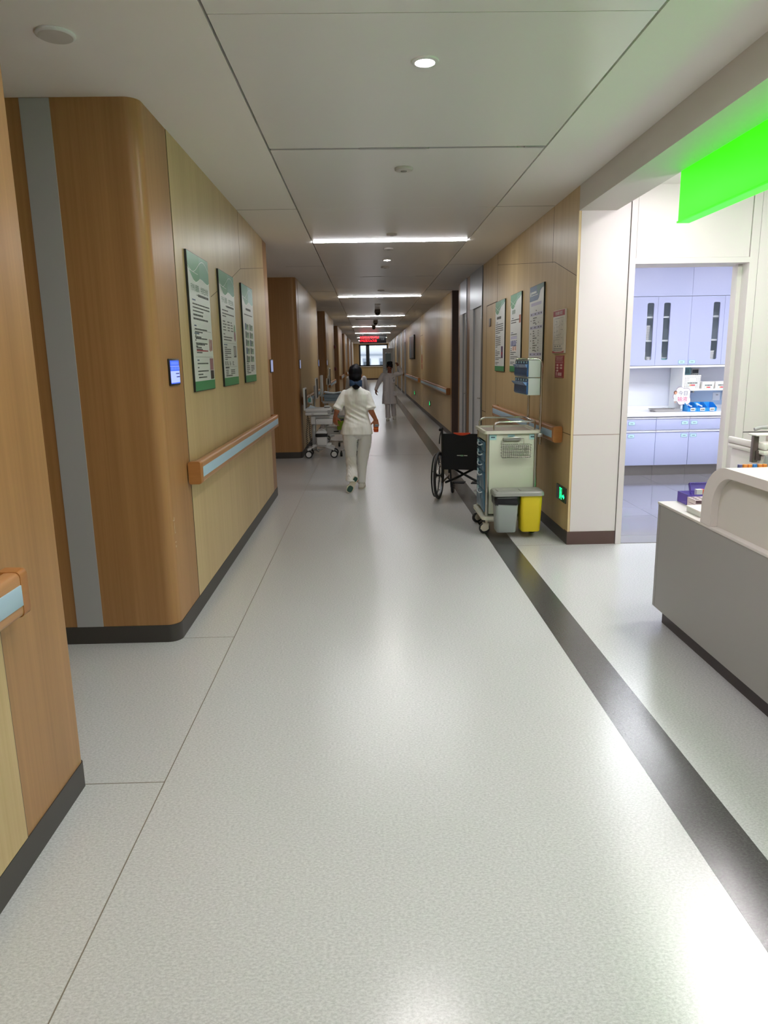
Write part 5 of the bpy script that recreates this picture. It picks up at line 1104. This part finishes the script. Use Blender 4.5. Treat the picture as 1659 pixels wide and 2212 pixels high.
b.capsule(V3(N['neck']) + V3((0, 0, -.05)), V3(N['hd']) + V3((0, -.012, -.04)), .052, .047)
b.capsule(N['pel'], N['chest'], .085, .085, 18); b.capsule(shL - V3((0, 0, .02)), shR - V3((0, 0, .02)), .034, .034); b.capsule(N['chest'], N['neck'], .075, .050)
for h_, k_, a_ in ((hipL, knL, anL), (hipR, knR, anR)): b.capsule(h_, k_, .058, .044); b.capsule(k_, a_, .044, .030)
b.capsule(N['pel'], hipL, .075, .06); b.capsule(N['pel'], hipR, .075, .06)
for s_, e_, w_ in ((shL, elL, wrL), (shR, elR, wrR)): b.capsule(s_ - V3((0, 0, .02)), e_, .034, .035); b.capsule(e_, w_, .037, .0245)
hand(b, wrL, (-.05, .10, -1), (.5, .6, 0), 1, .75); hand(b, wrR, (.10, .05, -1), (-.35, .9, 0), -1, .7)
b.capsule(anL, (-.175, 8.735, .15), .034, .03); b.capsule(anR, anR + V3((0, .05, -.05)), .034, .03)
mesh_part('body', remesh(b, .0055, 5), M_SKIN, t)
face(t, P)
b = B(); b.ell(P(0, -.018, .030), .084, .100, .094, Mx, 24, 16); b.ell(P(0, -.040, -.030), .080, .072, .080, Mx, 20, 12); b.ell(P(.0, .02, .07), .07, .07, .05, Mx); hr = remesh(b, .007, 6)
folds(hr, .004, 40, .15); mesh_part('hair', hr, M_HAIR, t)
b = B(); b.ell((-.147, 8.80, 1.302), .050, .046, .052, None, 20, 12); hb = remesh(b, .006, 3); folds(hb, .003, 45); mesh_part('hair_bun', hb, M_HAIR, t)
M_BOW = mat('navy_blue_bow', '#1f3f66', .45); b = B()
for e in (-1, 1):
    b.loft([[V3((-.150 + e * x, y + q * .004, 1.328 + z_ * h + (.006 if e < 0 else -.004) * x * 10)) for z_, q in ((-1, 0), (-.3, 1), (.3, 1), (1, 0), (.3, -1), (-.3, -1))] for x, y, h in ((.006, 8.755, .012), (.03, 8.748, .026), (.058, 8.756, .040), (.076, 8.775, .036))])
b.ell((-.150, 8.75, 1.329), .013, .009, .016, None, 10, 8); obj('bow', b, M_BOW, t, absolute=True)
b = B(); b.lathe([(.054, 0), (.056, .012), (.054, .024)], (-.147, 8.805, 1.322), 'z', 20, cap=False); obj('hair_net', b, M_BOW, t, absolute=True)
# tunic: torso loft plus sleeves
b = B(); R_ = []
for z, cx_, rx, ry, cy in ((.702, -.156, .200, .150, 8.90), (.715, -.156, .199, .150, 8.90), (.80, -.152, .182, .145, 8.90), (.88, -.150, .158, .125, 8.90), (.96, -.148, .139, .108, 8.905), (1.04, -.148, .146, .112, 8.905), (1.12, -.149, .157, .118, 8.90), (1.19, -.150, .158, .108, 8.90), (1.235, -.152, .130, .088, 8.90), (1.262, -.152, .078, .070, 8.90), (1.285, -.152, .060, .060, 8.90)):
    R_.append(ring((cx_, cy, z), rx, ry, 32, sq=2.3))
b.loft(R_)
for s_, e_, a, fin in ((shL, elL, .30, .98), (shR, elR, .30, .86)):
    d = e_ - s_; q = s_ + d * fin; b.capsule(s_ - V3((0, 0, .012)), q - d * .12, .050, .058); b.cyl(q - d * .18, q, .056, .067, 20)
tu = remesh(b, .0065, 6); folds(tu, .009, 9, .55, seed=3.); folds(tu, .004, 22, .4, seed=9.)
for v in tu.vertices:          # drawn-in waist creases running diagonally across the back
    z = v.co.z
    if .84 < z < 1.1 and v.co.y < 8.9: v.co.y += .0085 * math.sin((v.co.z + (v.co.x + .15) * .55) * 95) * math.exp(-((z - .97) / .09) ** 2)
mesh_part('tunic', tu, M_WCLOTH, t)
b = B(); b.lathe([(.058, 1.262), (.061, 1.275), (.059, 1.296)], (-.152, 8.90, 0), 'z', 24, cap=False); obj('collar', b, M_WCLOTH, t, absolute=True)
# trousers
def leg(b, pts):
    b.loft([ring(p, rx, ry, 20) for p, rx, ry in pts])
b = B()
leg(b, [((-.232, 8.90, .80), .105, .115), ((-.240, 8.91, .63), .090, .105), ((-.240, 8.955, .50), .074, .086), ((-.236, 8.965, .42), .070, .076), ((-.230, 8.885, .32), .068, .076), ((-.226, 8.800, .22), .070, .078), ((-.224, 8.752, .140), .076, .082)])
leg(b, [((-.075, 8.91, .80), .105, .115), ((-.052, 8.94, .63), .078, .104), ((-.072, 8.98, .50), .076, .088), ((-.090, 9.0, .38), .072, .082), ((-.108, 9.01, .25), .066, .078), ((-.116, 9.01, .12), .056, .074), ((-.118, 9.01, .075), .055, .074)])
b.ell((-.155, 8.90, .76), .165, .12, .125)
tr = remesh(b, .005, 5); folds(tr, .007, 11, .5, seed=5.)
for v in tr.vertices:
    if v.co.x < -.16 and v.co.z < .45:
        w_ = .005 * math.sin(v.co.z * 75 + 10 * v.co.x + 6 * math.sin(v.co.x * 30)) * (1 if .2 < v.co.z < .44 else .5)
        v.co.x += w_ * (1 if v.co.x > -.236 else -1) * .5; v.co.y -= abs(w_)
mesh_part('trousers', tr, M_TROU, t)
shoe(t, (-.164, 8.705, .198), (-.276, 8.645, .006), (.0, .97, .12), True); shoe(t, (-.118, 8.945, .001), (-.100, 9.175, .001), (0, 0, 1))
# pot held in the right hand
t = thing('medicine_pot', 'small red-orange pot with grey lid held low by the walking nurse', 'pot', (.086, 8.915, .722))
b = B(); b.slot(0).lathe([(.026, .0), (.030, .004), (.031, .066)], seg=20); b.slot(1).lathe([(.0315, .040), (.0315, .050)], seg=20, cap=False); obj('jar', b, [mat('red_orange_plastic', '#c6481c', .35), mat('orange_band', '#e9832c', .4)], t)
b = B(); b.lathe([(.034, .0665), (.034, .092), (.030, .097)], seg=20); obj('lid', b, mat('grey_blue_lid', '#77868f', .4), t)

# ---------------------------------------------------------------- person in long coat, one arm raised
t = thing('person', 'person in long white coat walking this way, one hand raised beside the head', 'person', (.57, 19.3, 0))
Y = 19.3; hd = V3((.575, Y - .03, 1.405)); pel = V3((.56, Y, .80)); ch = V3((.57, Y, 1.12))
sR, eR, wR = V3((.40, Y, 1.205)), V3((.27, Y + .03, .985)), V3((.205, Y - .03, .825))
sL, eL, wL = V3((.735, Y, 1.215)), V3((.885, Y - .02, 1.245)), V3((.80, Y - .10, 1.43))
b = B(); P, Mx = head(b, hd, (-.05, -.88, -.48), (0, -.3, 1), 1.02)
b.capsule((.572, Y, 1.21), hd + V3((0, .01, -.05)), .055, .05); b.capsule(pel, ch, .085, .085, 18); b.capsule(sR - V3((0, 0, .02)), sL - V3((0, 0, .02)), .034, .034); b.capsule(ch, (.572, Y, 1.24), .075, .05)
LEGS = (((.50, Y, .76), (.505, Y - .03, .43), (.515, Y - .02, .085)), ((.64, Y, .76), (.665, Y + .02, .43), (.675, Y + .12, .13)))
for h_, k_, a_ in LEGS: b.capsule(h_, k_, .08, .052); b.capsule(k_, a_, .054, .034)
for s_, e_, w_ in ((sR, eR, wR), (sL, eL, wL)): b.capsule(s_ - V3((0, 0, .015)), e_, .036, .036); b.capsule(e_, w_, .036, .026)
hand(b, wR, (-.05, -.05, -1), (.8, .4, 0), 1, .45); hand(b, wL, (-.35, -.2, .75), (-.6, -.6, -.2), 1, .9)
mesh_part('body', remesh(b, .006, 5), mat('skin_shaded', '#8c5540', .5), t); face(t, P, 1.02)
b = B(); b.ell(P(0, -.022, .038), .087, .098, .088, Mx, 24, 16); b.ell(P(0, .035, .085), .066, .05, .034, Mx); b.ell(P(0, -.05, -.02), .078, .06, .07, Mx); b.ell(P(-.03, -.03, .115), .045, .05, .04, Mx); b.ell(P(.03, -.03, .115), .045, .05, .04, Mx)
hr = remesh(b, .007, 4); folds(hr, .004, 35); mesh_part('hair', hr, M_HAIR, t)
b = B(); b.loft([ring(p, rx, ry, 32, sq=2.3) for p, rx, ry in (((.565, Y, .445), .205, .165), ((.565, Y, .46), .205, .165), ((.56, Y, .65), .185, .150), ((.56, Y, .82), .172, .138), ((.562, Y, .98), .160, .128), ((.566, Y, 1.10), .175, .128), ((.570, Y, 1.18), .172, .112), ((.572, Y, 1.225), .13, .09), ((.572, Y, 1.252), .072, .068))])
for s_, e_, w_ in ((sR, eR, wR), (sL, eL, wL)): b.capsule(s_, e_, .064, .056); b.capsule(e_, e_ + (w_ - e_) * .88, .056, .044)
co = remesh(b, .007, 5); folds(co, .010, 8, .35, seed=12.); mesh_part('coat', co, M_COAT, t)
for e_, w_ in ((eR, wR), (eL, wL)): b = B(); q = e_ + (w_ - e_) * .9; b.cyl(q, q + (w_ - e_).normalized() * .035, .043, .042, 18); obj('cuff', b, M_COAT, t, absolute=True)
for e in (-1, 1):
    b = B(); b.prism([(.572 + e * .004, 1.19), (.572 + e * .055, 1.252), (.572 + e * .075, 1.235), (.572 + e * .05, 1.19)], Y - .128, Y - .118, axis='y'); obj('collar', b, M_COAT, t, absolute=True)
b = B(); b.box(.565, .571, Y - .176, Y - .150, .47, 1.14); obj('placket', b, mat('coat_seam', '#b3aeb2', .7), t, absolute=True)
for x0, z0, w_ in ((.635, 1.0, .085), (.66, .66, .09), (.42, .66, .09)): b = B(); b.box(x0, x0 + w_, Y - .150, Y - .10, z0, z0 + .115, bev=.008); obj('pocket', b, M_COAT, t, absolute=True)
b = B(); b.tube([(.655, Y - .152, 1.10), (.66, Y - .156, 1.135), (.685, Y - .15, 1.15)], .004, 6); obj('pen', b, M_BLK, t, absolute=True)
b = B(); b.box(.66, .70, Y - .155, Y - .150, 1.03, 1.09); obj('name_badge', b, mat('grey_badge', '#8d9298', .4), t, absolute=True)
b = B()
leg(b, [((.505, Y, .80), .09, .11), ((.503, Y - .01, .60), .085, .095), ((.507, Y - .03, .42), .07, .078), ((.512, Y - .02, .25), .066, .074), ((.516, Y - .02, .075), .064, .078)])
leg(b, [((.635, Y, .80), .09, .11), ((.65, Y, .60), .085, .095), ((.665, Y + .03, .42), .07, .078), ((.672, Y + .07, .28), .066, .074), ((.676, Y + .11, .11), .064, .078)])
b.ell((.57, Y, .78), .15, .12, .10); tr = remesh(b, .008, 4); folds(tr, .008, 10, .4, seed=7.); mesh_part('trousers', tr, M_COAT, t)
shoe(t, (.516, Y + .05, .001), (.500, Y - .175, .001), (0, 0, 1)); shoe(t, (.676, Y + .16, .085), (.685, Y - .04, .012), (0, .35, .95))

# ---------------------------------------------------------------- person mostly hidden behind the nurse
t = thing('person', 'person in grey-white clothes mostly hidden behind the walking nurse, one sleeve showing', 'person', (-.26, 16.2, 0))
Y = 16.2; X = -.26; hd = V3((X, Y - .02, 1.40)); b = B(); P, Mx = head(b, hd, (0, -1, -.15), (0, 0, 1), 1.0)
sR, eR, wR = V3((X - .165, Y, 1.20)), V3((X - .20, Y + .03, .95)), V3((X - .19, Y - .08, .74)); sL, eL, wL = V3((X + .165, Y, 1.20)), V3((X + .215, Y + .03, .95)), V3((X + .18, Y - .09, .74))
b.capsule((X, Y, 1.2), hd + V3((0, .01, -.05)), .055, .05); b.capsule((X, Y, .8), (X, Y, 1.12), .085, .085, 18); b.capsule(sR - V3((0, 0, .02)), sL - V3((0, 0, .02)), .034, .034); b.capsule((X, Y, 1.12), (X, Y, 1.24), .075, .05)
for e in (-1, 1): b.capsule((X + e * .07, Y, .76), (X + e * .075, Y - .01, .43), .08, .052); b.capsule((X + e * .075, Y - .01, .43), (X + e * .08, Y, .085), .054, .034)
for s_, e_, w_ in ((sR, eR, wR), (sL, eL, wL)): b.capsule(s_ - V3((0, 0, .015)), e_, .036, .036); b.capsule(e_, w_, .036, .026)
hand(b, wR, (.05, -.1, -1), (.8, .3, 0), 1, .45); hand(b, wL, (-.05, -.1, -1), (-.8, .3, 0), -1, .45)
mesh_part('body', remesh(b, .007, 5), mat('skin_shaded'), t); face(t, P)
b = B(); b.ell(P(0, -.02, .035), .086, .098, .088, Mx, 20, 14); b.ell(P(0, -.05, -.03), .080, .06, .07, Mx); hr = remesh(b, .009, 4); mesh_part('hair', hr, M_HAIR, t)
b = B(); b.loft([ring(p, rx, ry, 28, sq=2.3) for p, rx, ry in (((X, Y, .60), .195, .15), ((X, Y, .62), .195, .15), ((X, Y, .82), .175, .138), ((X, Y, .98), .160, .125), ((X, Y, 1.10), .172, .125), ((X, Y, 1.18), .168, .110), ((X, Y, 1.225), .13, .09), ((X, Y, 1.252), .072, .068))])
for s_, e_, w_ in ((sR, eR, wR), (sL, eL, wL)): b.capsule(s_, e_, .064, .058); b.capsule(e_, e_ + (w_ - e_) * .9, .058, .046)
co = remesh(b, .009, 4); folds(co, .009, 8, .35, seed=2.); mesh_part('coat', co, mat('grey_white_cloth', '#b3b2b6', .75), t)
b = B()
for e in (-1, 1): leg(b, [((X + e * .07, Y, .80), .09, .11), ((X + e * .072, Y, .60), .085, .095), ((X + e * .075, Y - .01, .42), .07, .078), ((X + e * .08, Y, .075), .062, .076)])
b.ell((X, Y, .78), .15, .12, .10); tr = remesh(b, .009, 4); mesh_part('trousers', tr, mat('grey_white_cloth'), t)
for e in (-1, 1): shoe(t, (X + e * .08, Y + .07, .001), (X + e * .09, Y - .15, .001), (0, 0, 1))
# ================================================================ white examination carts on the left
M_CWH = mat('white_cart_plastic', '#d4d5d6', .35); M_CGR = mat('light_grey_cart_metal', '#b5b8ba', .35, metal=.4)
def twin_caster(parent, x, y, r=.062, ang=0.):
    Mx = Matrix.Translation((x, y, 0)) @ Matrix.Rotation(ang, 4, 'Z')
    b = B(); b.cyl((0, 0, r * 1.3), (0, 0, r * 2.3), .012, seg=10); b.prism([(-.03, r * 1.1), (-.01, r * 1.75), (.03, r * 1.9), (.05, r * 1.3), (.02, r * 1.0)], -.007, .007, axis='y'); b.cyl((.012, -.03, r), (.012, .03, r), .008, seg=8); b.xf(Mx); cs = obj('caster', b, M_CWH, parent)
    for s in (-1, 1):
        b = B(); b.lathe([(r * .72, -.011), (r * .95, -.011), (r, -.006), (r, .006), (r * .95, .011), (r * .72, .011)], (.012, s * .027, r), 'y', 24); b.xf(Mx); obj('wheel', b, M_TYRE, cs)
        b = B(); b.lathe([(r * .1, -.0125), (r * .7, -.0118), (r * .7, .0118), (r * .1, .0125)], (.012, s * .027, r), 'y', 20); b.xf(Mx); obj('hub', b, M_CWH, cs)
def cart_base(t, x0, x1, z=.15, yb=.28):
    for y in (0., yb):
        b = B(); xm = (x0 + x1) / 2
        b.loft([[V3((x, y + q * .03, zz + s_ * .018)) for q, s_ in ((-1, -1), (1, -1), (1, 1), (-1, 1))] for x, zz in ((x0, .140), (x0 + .05, .150), (xm - .1, .205), (xm + .06, .205), (x1 - .06, .165), (x1, .140))]); obj('leg', b, M_CWH, t)
    b = B(); b.box((x0 + x1) / 2 - .14, (x0 + x1) / 2 + .17, -.02, yb + .02, .190, .222, bev=.008); obj('base', b, M_CWH, t)
    for y in (0., yb):
        for x in (x0 + .012, x1 - .012): twin_caster(t, x, y - .03, .063, 0.)
# first cart
t = thing('examination_cart', 'white examination cart with upright screen and white waste bin, beside the second oak block', 'cart', (-.83, 12.02, 0), 0, 'examination carts along the oak blocks')
cart_base(t, -.215, .235)
b = B(); b.box(-.13, -.075, .05, .13, .222, .565, bev=.008); obj('column', b, M_CGR, t)
b = B(); b.box(.10, .115, .20, .215, .222, .565); obj('rear_post', b, M_CGR, t)
b = B(); b.box(-.135, -.06, -.03, .30, .565, .70, bev=.006); b.box(-.06, .235, .0, .30, .66, .70); obj('drawer_housing', b, M_CWH, t)
b = B(); b.box(-.055, .225, -.06, .28, .562, .655, bev=.012); d = obj('drawer', b, M_CWH, t)
b = B(); b.cyl((-.02, -.0615, .63), (-.02, -.059, .63), .005, seg=8); obj('keyhole', b, M_BLK, d)
b = B(); b.box(.20, .26, -.03, .22, .638, .650, bev=.003); obj('side_shelf', b, M_CWH, t)
b = B(); b.box(-.225, .20, -.10, .26, .715, .768, bev=.02); b.box(-.225, .21, -.09, .26, .768, .832, bev=.022); dv = obj('recorder', b, M_CWH, t)
b = B(); b.box(.15, .20, -.103, -.098, .735, .80); obj('connector_panel', b, M_CG, dv)
b = B(); b.box(-.12, -.08, -.104, -.099, .735, .746); obj('maker_plate', b, M_CG, dv)
b = B(); b.cyl((-.22, .05, .84), (-.22, .2, .84), .012, seg=10); obj('hinge', b, M_BLK, dv)
b = B(); b.box(-.245, -.213, -.10, .26, .80, 1.165, bev=.008); obj('screen', b, M_CWH, t)
b = B(); b.box(-.2135, -.2115, -.08, .24, .83, 1.14); obj('screen_face', b, M_BLK, t)
def top(name, label, cat, loc, parts, rz=0., group=None):
    q = thing(name, label, cat, loc, rz, group)
    for n, b, m in parts: obj(n, b, m, q)
    return q
b = B(); b.box(-.05, .09, -.06, .05, .0005, .012, bev=.003); b2 = B(); b2.prism([(-.035, .0125), (-.01, .05), (.0, .045), (.07, .0125)], -.03, .03, axis='y')
top('paper_stack', 'small folded blue-white papers lying on the first cart recorder', 'paper', (-.96, 12.05, .8325), [('sheet', b, mat('blue_white_paper', '#cdd9e4', .6)), ('folded_sheet', b2, mat('blue_white_paper'))])
b = B(); b.ell((0, 0, .022), .055, .035, .02); b2 = B(); b2.box(-.05, .04, -.03, .03, .0005, .008, bev=.003)
top('handheld_probe', 'white mouse-shaped probe on a dark rest on the first cart recorder', 'probe', (-.69, 12.05, .8325), [('shell', b, M_CWH), ('rest', b2, M_BLK)])
b = B(); r0 = rrect(-.082, .082, -.07, .07, .02, 4); r1 = rrect(-.092, .092, -.08, .08, .022, 4)
b.loft([[V3((x, y, .0005)) for x, y in r0], [V3((x, y, .16)) for x, y in r1]])
b2 = B(); rn = random.Random(6); b2.loft([[V3((x * k, y * k, z + rn.uniform(-.004, .004))) for x, y in r1] for z, k in ((.135, 1.05), (.155, 1.12), (.185, 1.10), (.192, 1.0))], cap=False)
b3 = B(); b3.loft([[V3((x * k, y * k, z)) for x, y in r1] for z, k in ((.185, .98), (.20, 1.0), (.222, .86), (.238, .55), (.242, .1))])
b4 = B(); b4.tube([(-.06, 0, .225), (-.05, 0, .25), (.0, 0, .262), (.05, 0, .25), (.06, 0, .225)], .006, 6)
top('waste_bin', 'small white waste bin with black bag on the first cart base', 'bin', (-.795, 12.0, .2225), [('bin', b, M_CWH), ('black_bag', b2, mat('black_bin_bag')), ('lid', b3, M_CWH), ('handle', b4, M_CWH)])
for k, (x, l) in enumerate(((-1.047, 'black coiled cable hanging nearer the oak corner under the first cart'), (-.978, 'black coiled cable hanging nearer the cart column'))):
    q = thing('coiled_cable', l, 'cable', (-1.02, 12.0, .72), 0, 'coiled cables of the first cart')
    n = 150; dx = x + 1.02; b = B(); rr = .013
    pts = [(.0 + dx * .1, 0, .0), (dx * .3, 0, -.05)]
    for i in range(n): f = i / n; pts.append((dx * (.3 + .9 * f) + rr * math.cos(i * 2 * PI / 10) + .006 * math.sin(f * 9), rr * math.sin(i * 2 * PI / 10), -.06 - .50 * f))
    b.tube(pts, .0042, 5); obj('coil', b, M_BLK, q)
    b = B(); b.cyl((pts[-1][0], 0, -.56), (pts[-1][0], 0, -.59), .008, seg=8); obj('plug', b, M_BLK, q)
b = B(); b.box(-.032, .032, -.03, .03, .0005, .115, bev=.012); b2 = B(); b2.cyl((0, 0, .115), (0, 0, .135), .012, seg=10); b2.tube([(0, 0, .135), (0, 0, .158), (.03, -.03, .155)], .006, 6); b3 = B(); b3.box(-.040, .006, -.034, .034, .03, .10); b4 = B(); b4.tube([(-.04, .034, .09), (-.02, .05, .165), (-.02, .075, .165)], .004, 6)
top('sanitiser_bottle', 'hand sanitiser bottle with teal label hooked on the rail behind the first cart', 'bottle', (-1.005, 12.6, .87), [('bottle', b, M_CWH), ('pump', b2, M_CWH), ('label', b3, mat('teal_label', '#5f9f96', .4)), ('hook', b4, M_INOX)])
# flat panel stand behind the first cart
def panel_stand(label, x, y, ztop, h, boxes):
    q = thing('monitor_stand', label, 'monitor', (x, y, 0), 0, 'flat monitors seen edge on')
    b = B(); b.box(-.010, .010, -.22, .22, ztop - h, ztop, bev=.004); obj('panel', b, M_CWH, q)
    b = B(); b.box(.0105, .0125, -.20, .20, ztop - h + .02, ztop - .02); obj('screen_face', b, M_BLK, q)
    for (w_, z0, z1) in boxes: b = B(); b.box(-.011 - w_, -.011, -.10, .10, z0, z1, bev=.005); obj('rear_box', b, M_CWH, q)
    b = B(); b.cyl((-.045, .0, .03), (-.045, .0, boxes[0][1] + .01), .014, seg=12); obj('pole', b, M_CGR, q)
    b = B()
    for k in range(4): a = PI / 2 * k + .5; b.tube([(-.045, 0, .05), (-.045 + .11 * math.cos(a), .2 * math.sin(a), .035)], .014, 8)
    obj('foot', b, M_CGR, q); return q
panel_stand('thin white monitor seen edge on behind the first cart', -.905, 12.75, 1.31, .36, [(.035, 1.0, 1.17)])
panel_stand('thin white monitor seen edge on behind the second cart', -.80, 15.2, 1.45, .34, [(.03, 1.10, 1.30), (.06, 1.11, 1.24)])
# second cart
t = thing('examination_cart', 'second white cart with green bin and bottles, half behind the walking nurse', 'cart', (-.70, 14.4, 0), 0, 'examination carts along the oak blocks')
for x in (-.16, .24):
    for y in (-.2, .25): b = B(); b.cyl((x, y, .10), (x, y, .84), .013, seg=10); obj('post', b, M_CGR, t)
for x, y in ((-.16, -.2), (.24, -.2), (-.16, .25), (.24, .25)): twin_caster(t, x, y - .01, .05, .3)
b = B(); b.box(-.20, .28, -.24, .29, .78, .82, bev=.008); obj('top_shelf', b, M_CWH, t)
b = B(); b.box(-.18, .26, -.22, .27, .50, .515); b.box(-.18, .26, -.225, -.215, .515, .545); obj('middle_shelf', b, M_CGR, t)
b = B(); b.box(-.19, .27, -.23, .28, .17, .30, bev=.01); d = obj('lower_drawer', b, M_CWH, t)
b = B(); b.box(.0, .1, -.245, -.23, .22, .24); obj('handle', b, M_BLK, d)
b = B(); b.box(-.24, -.205, -.22, .22, .93, 1.32, bev=.006); b.box(-.235, -.21, -.05, .05, .80, .93); obj('screen', b, M_CWH, t)
b = B(); b.box(-.18, .18, -.20, .22, .875, .955, bev=.02); b.box(-.05, .14, -.205, -.195, .885, .94); b.box(-.17, .17, -.18, .2, .822, .874); obj('recorder', b, mat('blue_grey_device', '#8fa3b5', .35), t)
b = B(); b.loft([[V3((x, y, z)) for y in (-.19, .2)] + [V3((x, y, z + .02)) for y in (.2, -.19)] for x, z in ((-.17, .985), (-.08, .965), (.02, .955), (.15, .975), (.19, .945))]); obj('cover_sheet', b, mat('pale_blue_sheet', '#c2d0da', .6), t)
b = B(); b.loft([[V3((.04 * math.cos(a) * k, .02 * math.sin(a) * k, z)) for a in [2 * PI * i / 16 for i in range(16)]] for z, k in ((.0005, .95), (.01, 1), (.1, 1), (.115, .6), (.12, .35), (.135, .35))]); b2 = B(); b2.tube([(0, 0, .135), (0, 0, .16), (-.035, -.01, .158)], .006, 6); b3 = B(); b3.box(-.03, .03, -.0225, -.0205, .02, .08)
top('sanitiser_bottle', 'white pump bottle with printed label on the second cart shelf', 'bottle', (-.625, 14.24, .5455 - .03), [('bottle', b, M_CWH), ('pump', b2, M_CWH), ('label', b3, mat('grey_blue_label', '#6f7f88', .4))])
b = B(); b.box(-.07, .07, -.05, .05, .0005, .06, bev=.006); b2 = B(); b2.box(-.065, .065, -.045, .045, .0605, .075, bev=.004)
top('green_box', 'low green box on the second cart shelf beside the pump bottle', 'box', (-.78, 14.30, .5155), [('body', b, mat('sage_box', '#6f8f76', .5)), ('lid', b2, M_CWH)])
b = B(); r0 = rrect(-.06, .06, -.06, .06, .02, 4); b.loft([[V3((x * k, y * k, z)) for x, y in r0] for z, k in ((.0005, .9), (.02, 1), (.20, 1.15))]); b2 = B(); b2.loft([[V3((x * k, y * k, z)) for x, y in r0] for z, k in ((.175, 1.18), (.20, 1.22), (.215, 1.12))], cap=False); b3 = B(); b3.box(-.075, .075, -.075, .075, .216, .228, bev=.004)
top('waste_bin', 'lime green waste bin hung on the second cart, left of the nurse', 'bin', (-.555, 13.90, .29), [('bin', b, mat('lime_bin_plastic', '#8aa81c', .4)), ('black_bag', b2, mat('black_bin_bag')), ('lid', b3, mat('olive_lid', '#6c7f26', .4))])
b = B(); b.tube([(-.555, 13.985, .46), (-.555, 14.06, .47), (-.555, 14.12, .50)], .005, 6)
o = obj('hook', b, M_INOX, t, absolute=True)
b = B(); b.box(-.05, .05, -.03, .03, .0005, .02, bev=.006); b2 = B(); b2.box(-.03, .03, -.02, .02, .0205, .03)
top('clipboard', 'small white card holder on the second cart lower drawer edge', 'card', (-.60, 14.22, .3005), [('card', b, M_CWH), ('clip', b2, M_CG)])
# star base stand between the cart and the nurse
t = thing('rolling_stand', 'rolling stand with dark casters standing right behind the walking nurse legs', 'stand', (-.27, 13.05, 0))
for k, (x, y) in enumerate(((-.21, -.93), (.06, -1.0), (.29, .95), (-.30, .5), (.02, 1.05))):
    b = B(); b.tube([(0, 0, .16), (x * .5, y * .5, .12), (x, y, .085)], [.02, .018, .014], 8); lg = obj('leg', b, M_CGR, t)
    b = B(); b.cyl((x, y, .04), (x, y, .10), .01, seg=8); b.lathe([(.012, -.02), (.034, -.018), (.04, -.008), (.04, .008), (.034, .018), (.012, .02)], (x, y, .04), 'x', 18); obj('caster', b, M_TYRE, lg)
b = B(); b.cyl((0, 0, .14), (0, 0, .72), .02, seg=14); obj('column', b, M_CGR, t)
b = B(); b.box(-.10, .12, -.10, .10, .72, .76, bev=.01); obj('top_plate', b, M_CGR, t)
# sanitiser hooked on the third block rail
b = B(); b.box(-.035, .035, -.035, .035, .0005, .15, bev=.012); b2 = B(); b2.tube([(0, 0, .15), (0, 0, .19), (.035, 0, .188)], .007, 6); b3 = B(); b3.box(-.0365, .0365, -.038, .0, .03, .10); b4 = B(); b4.tube([(-.02, .02, .12), (-.045, .03, .165), (-.075, .03, .165)], .004, 6)
top('sanitiser_bottle', 'sanitiser bottle hooked on the far end of the first cart wall handrail', 'bottle', (-1.005, 15.6, .845), [('bottle', b, M_CWH), ('pump', b2, M_CWH), ('label', b3, mat('teal_label')), ('hook', b4, M_INOX)])
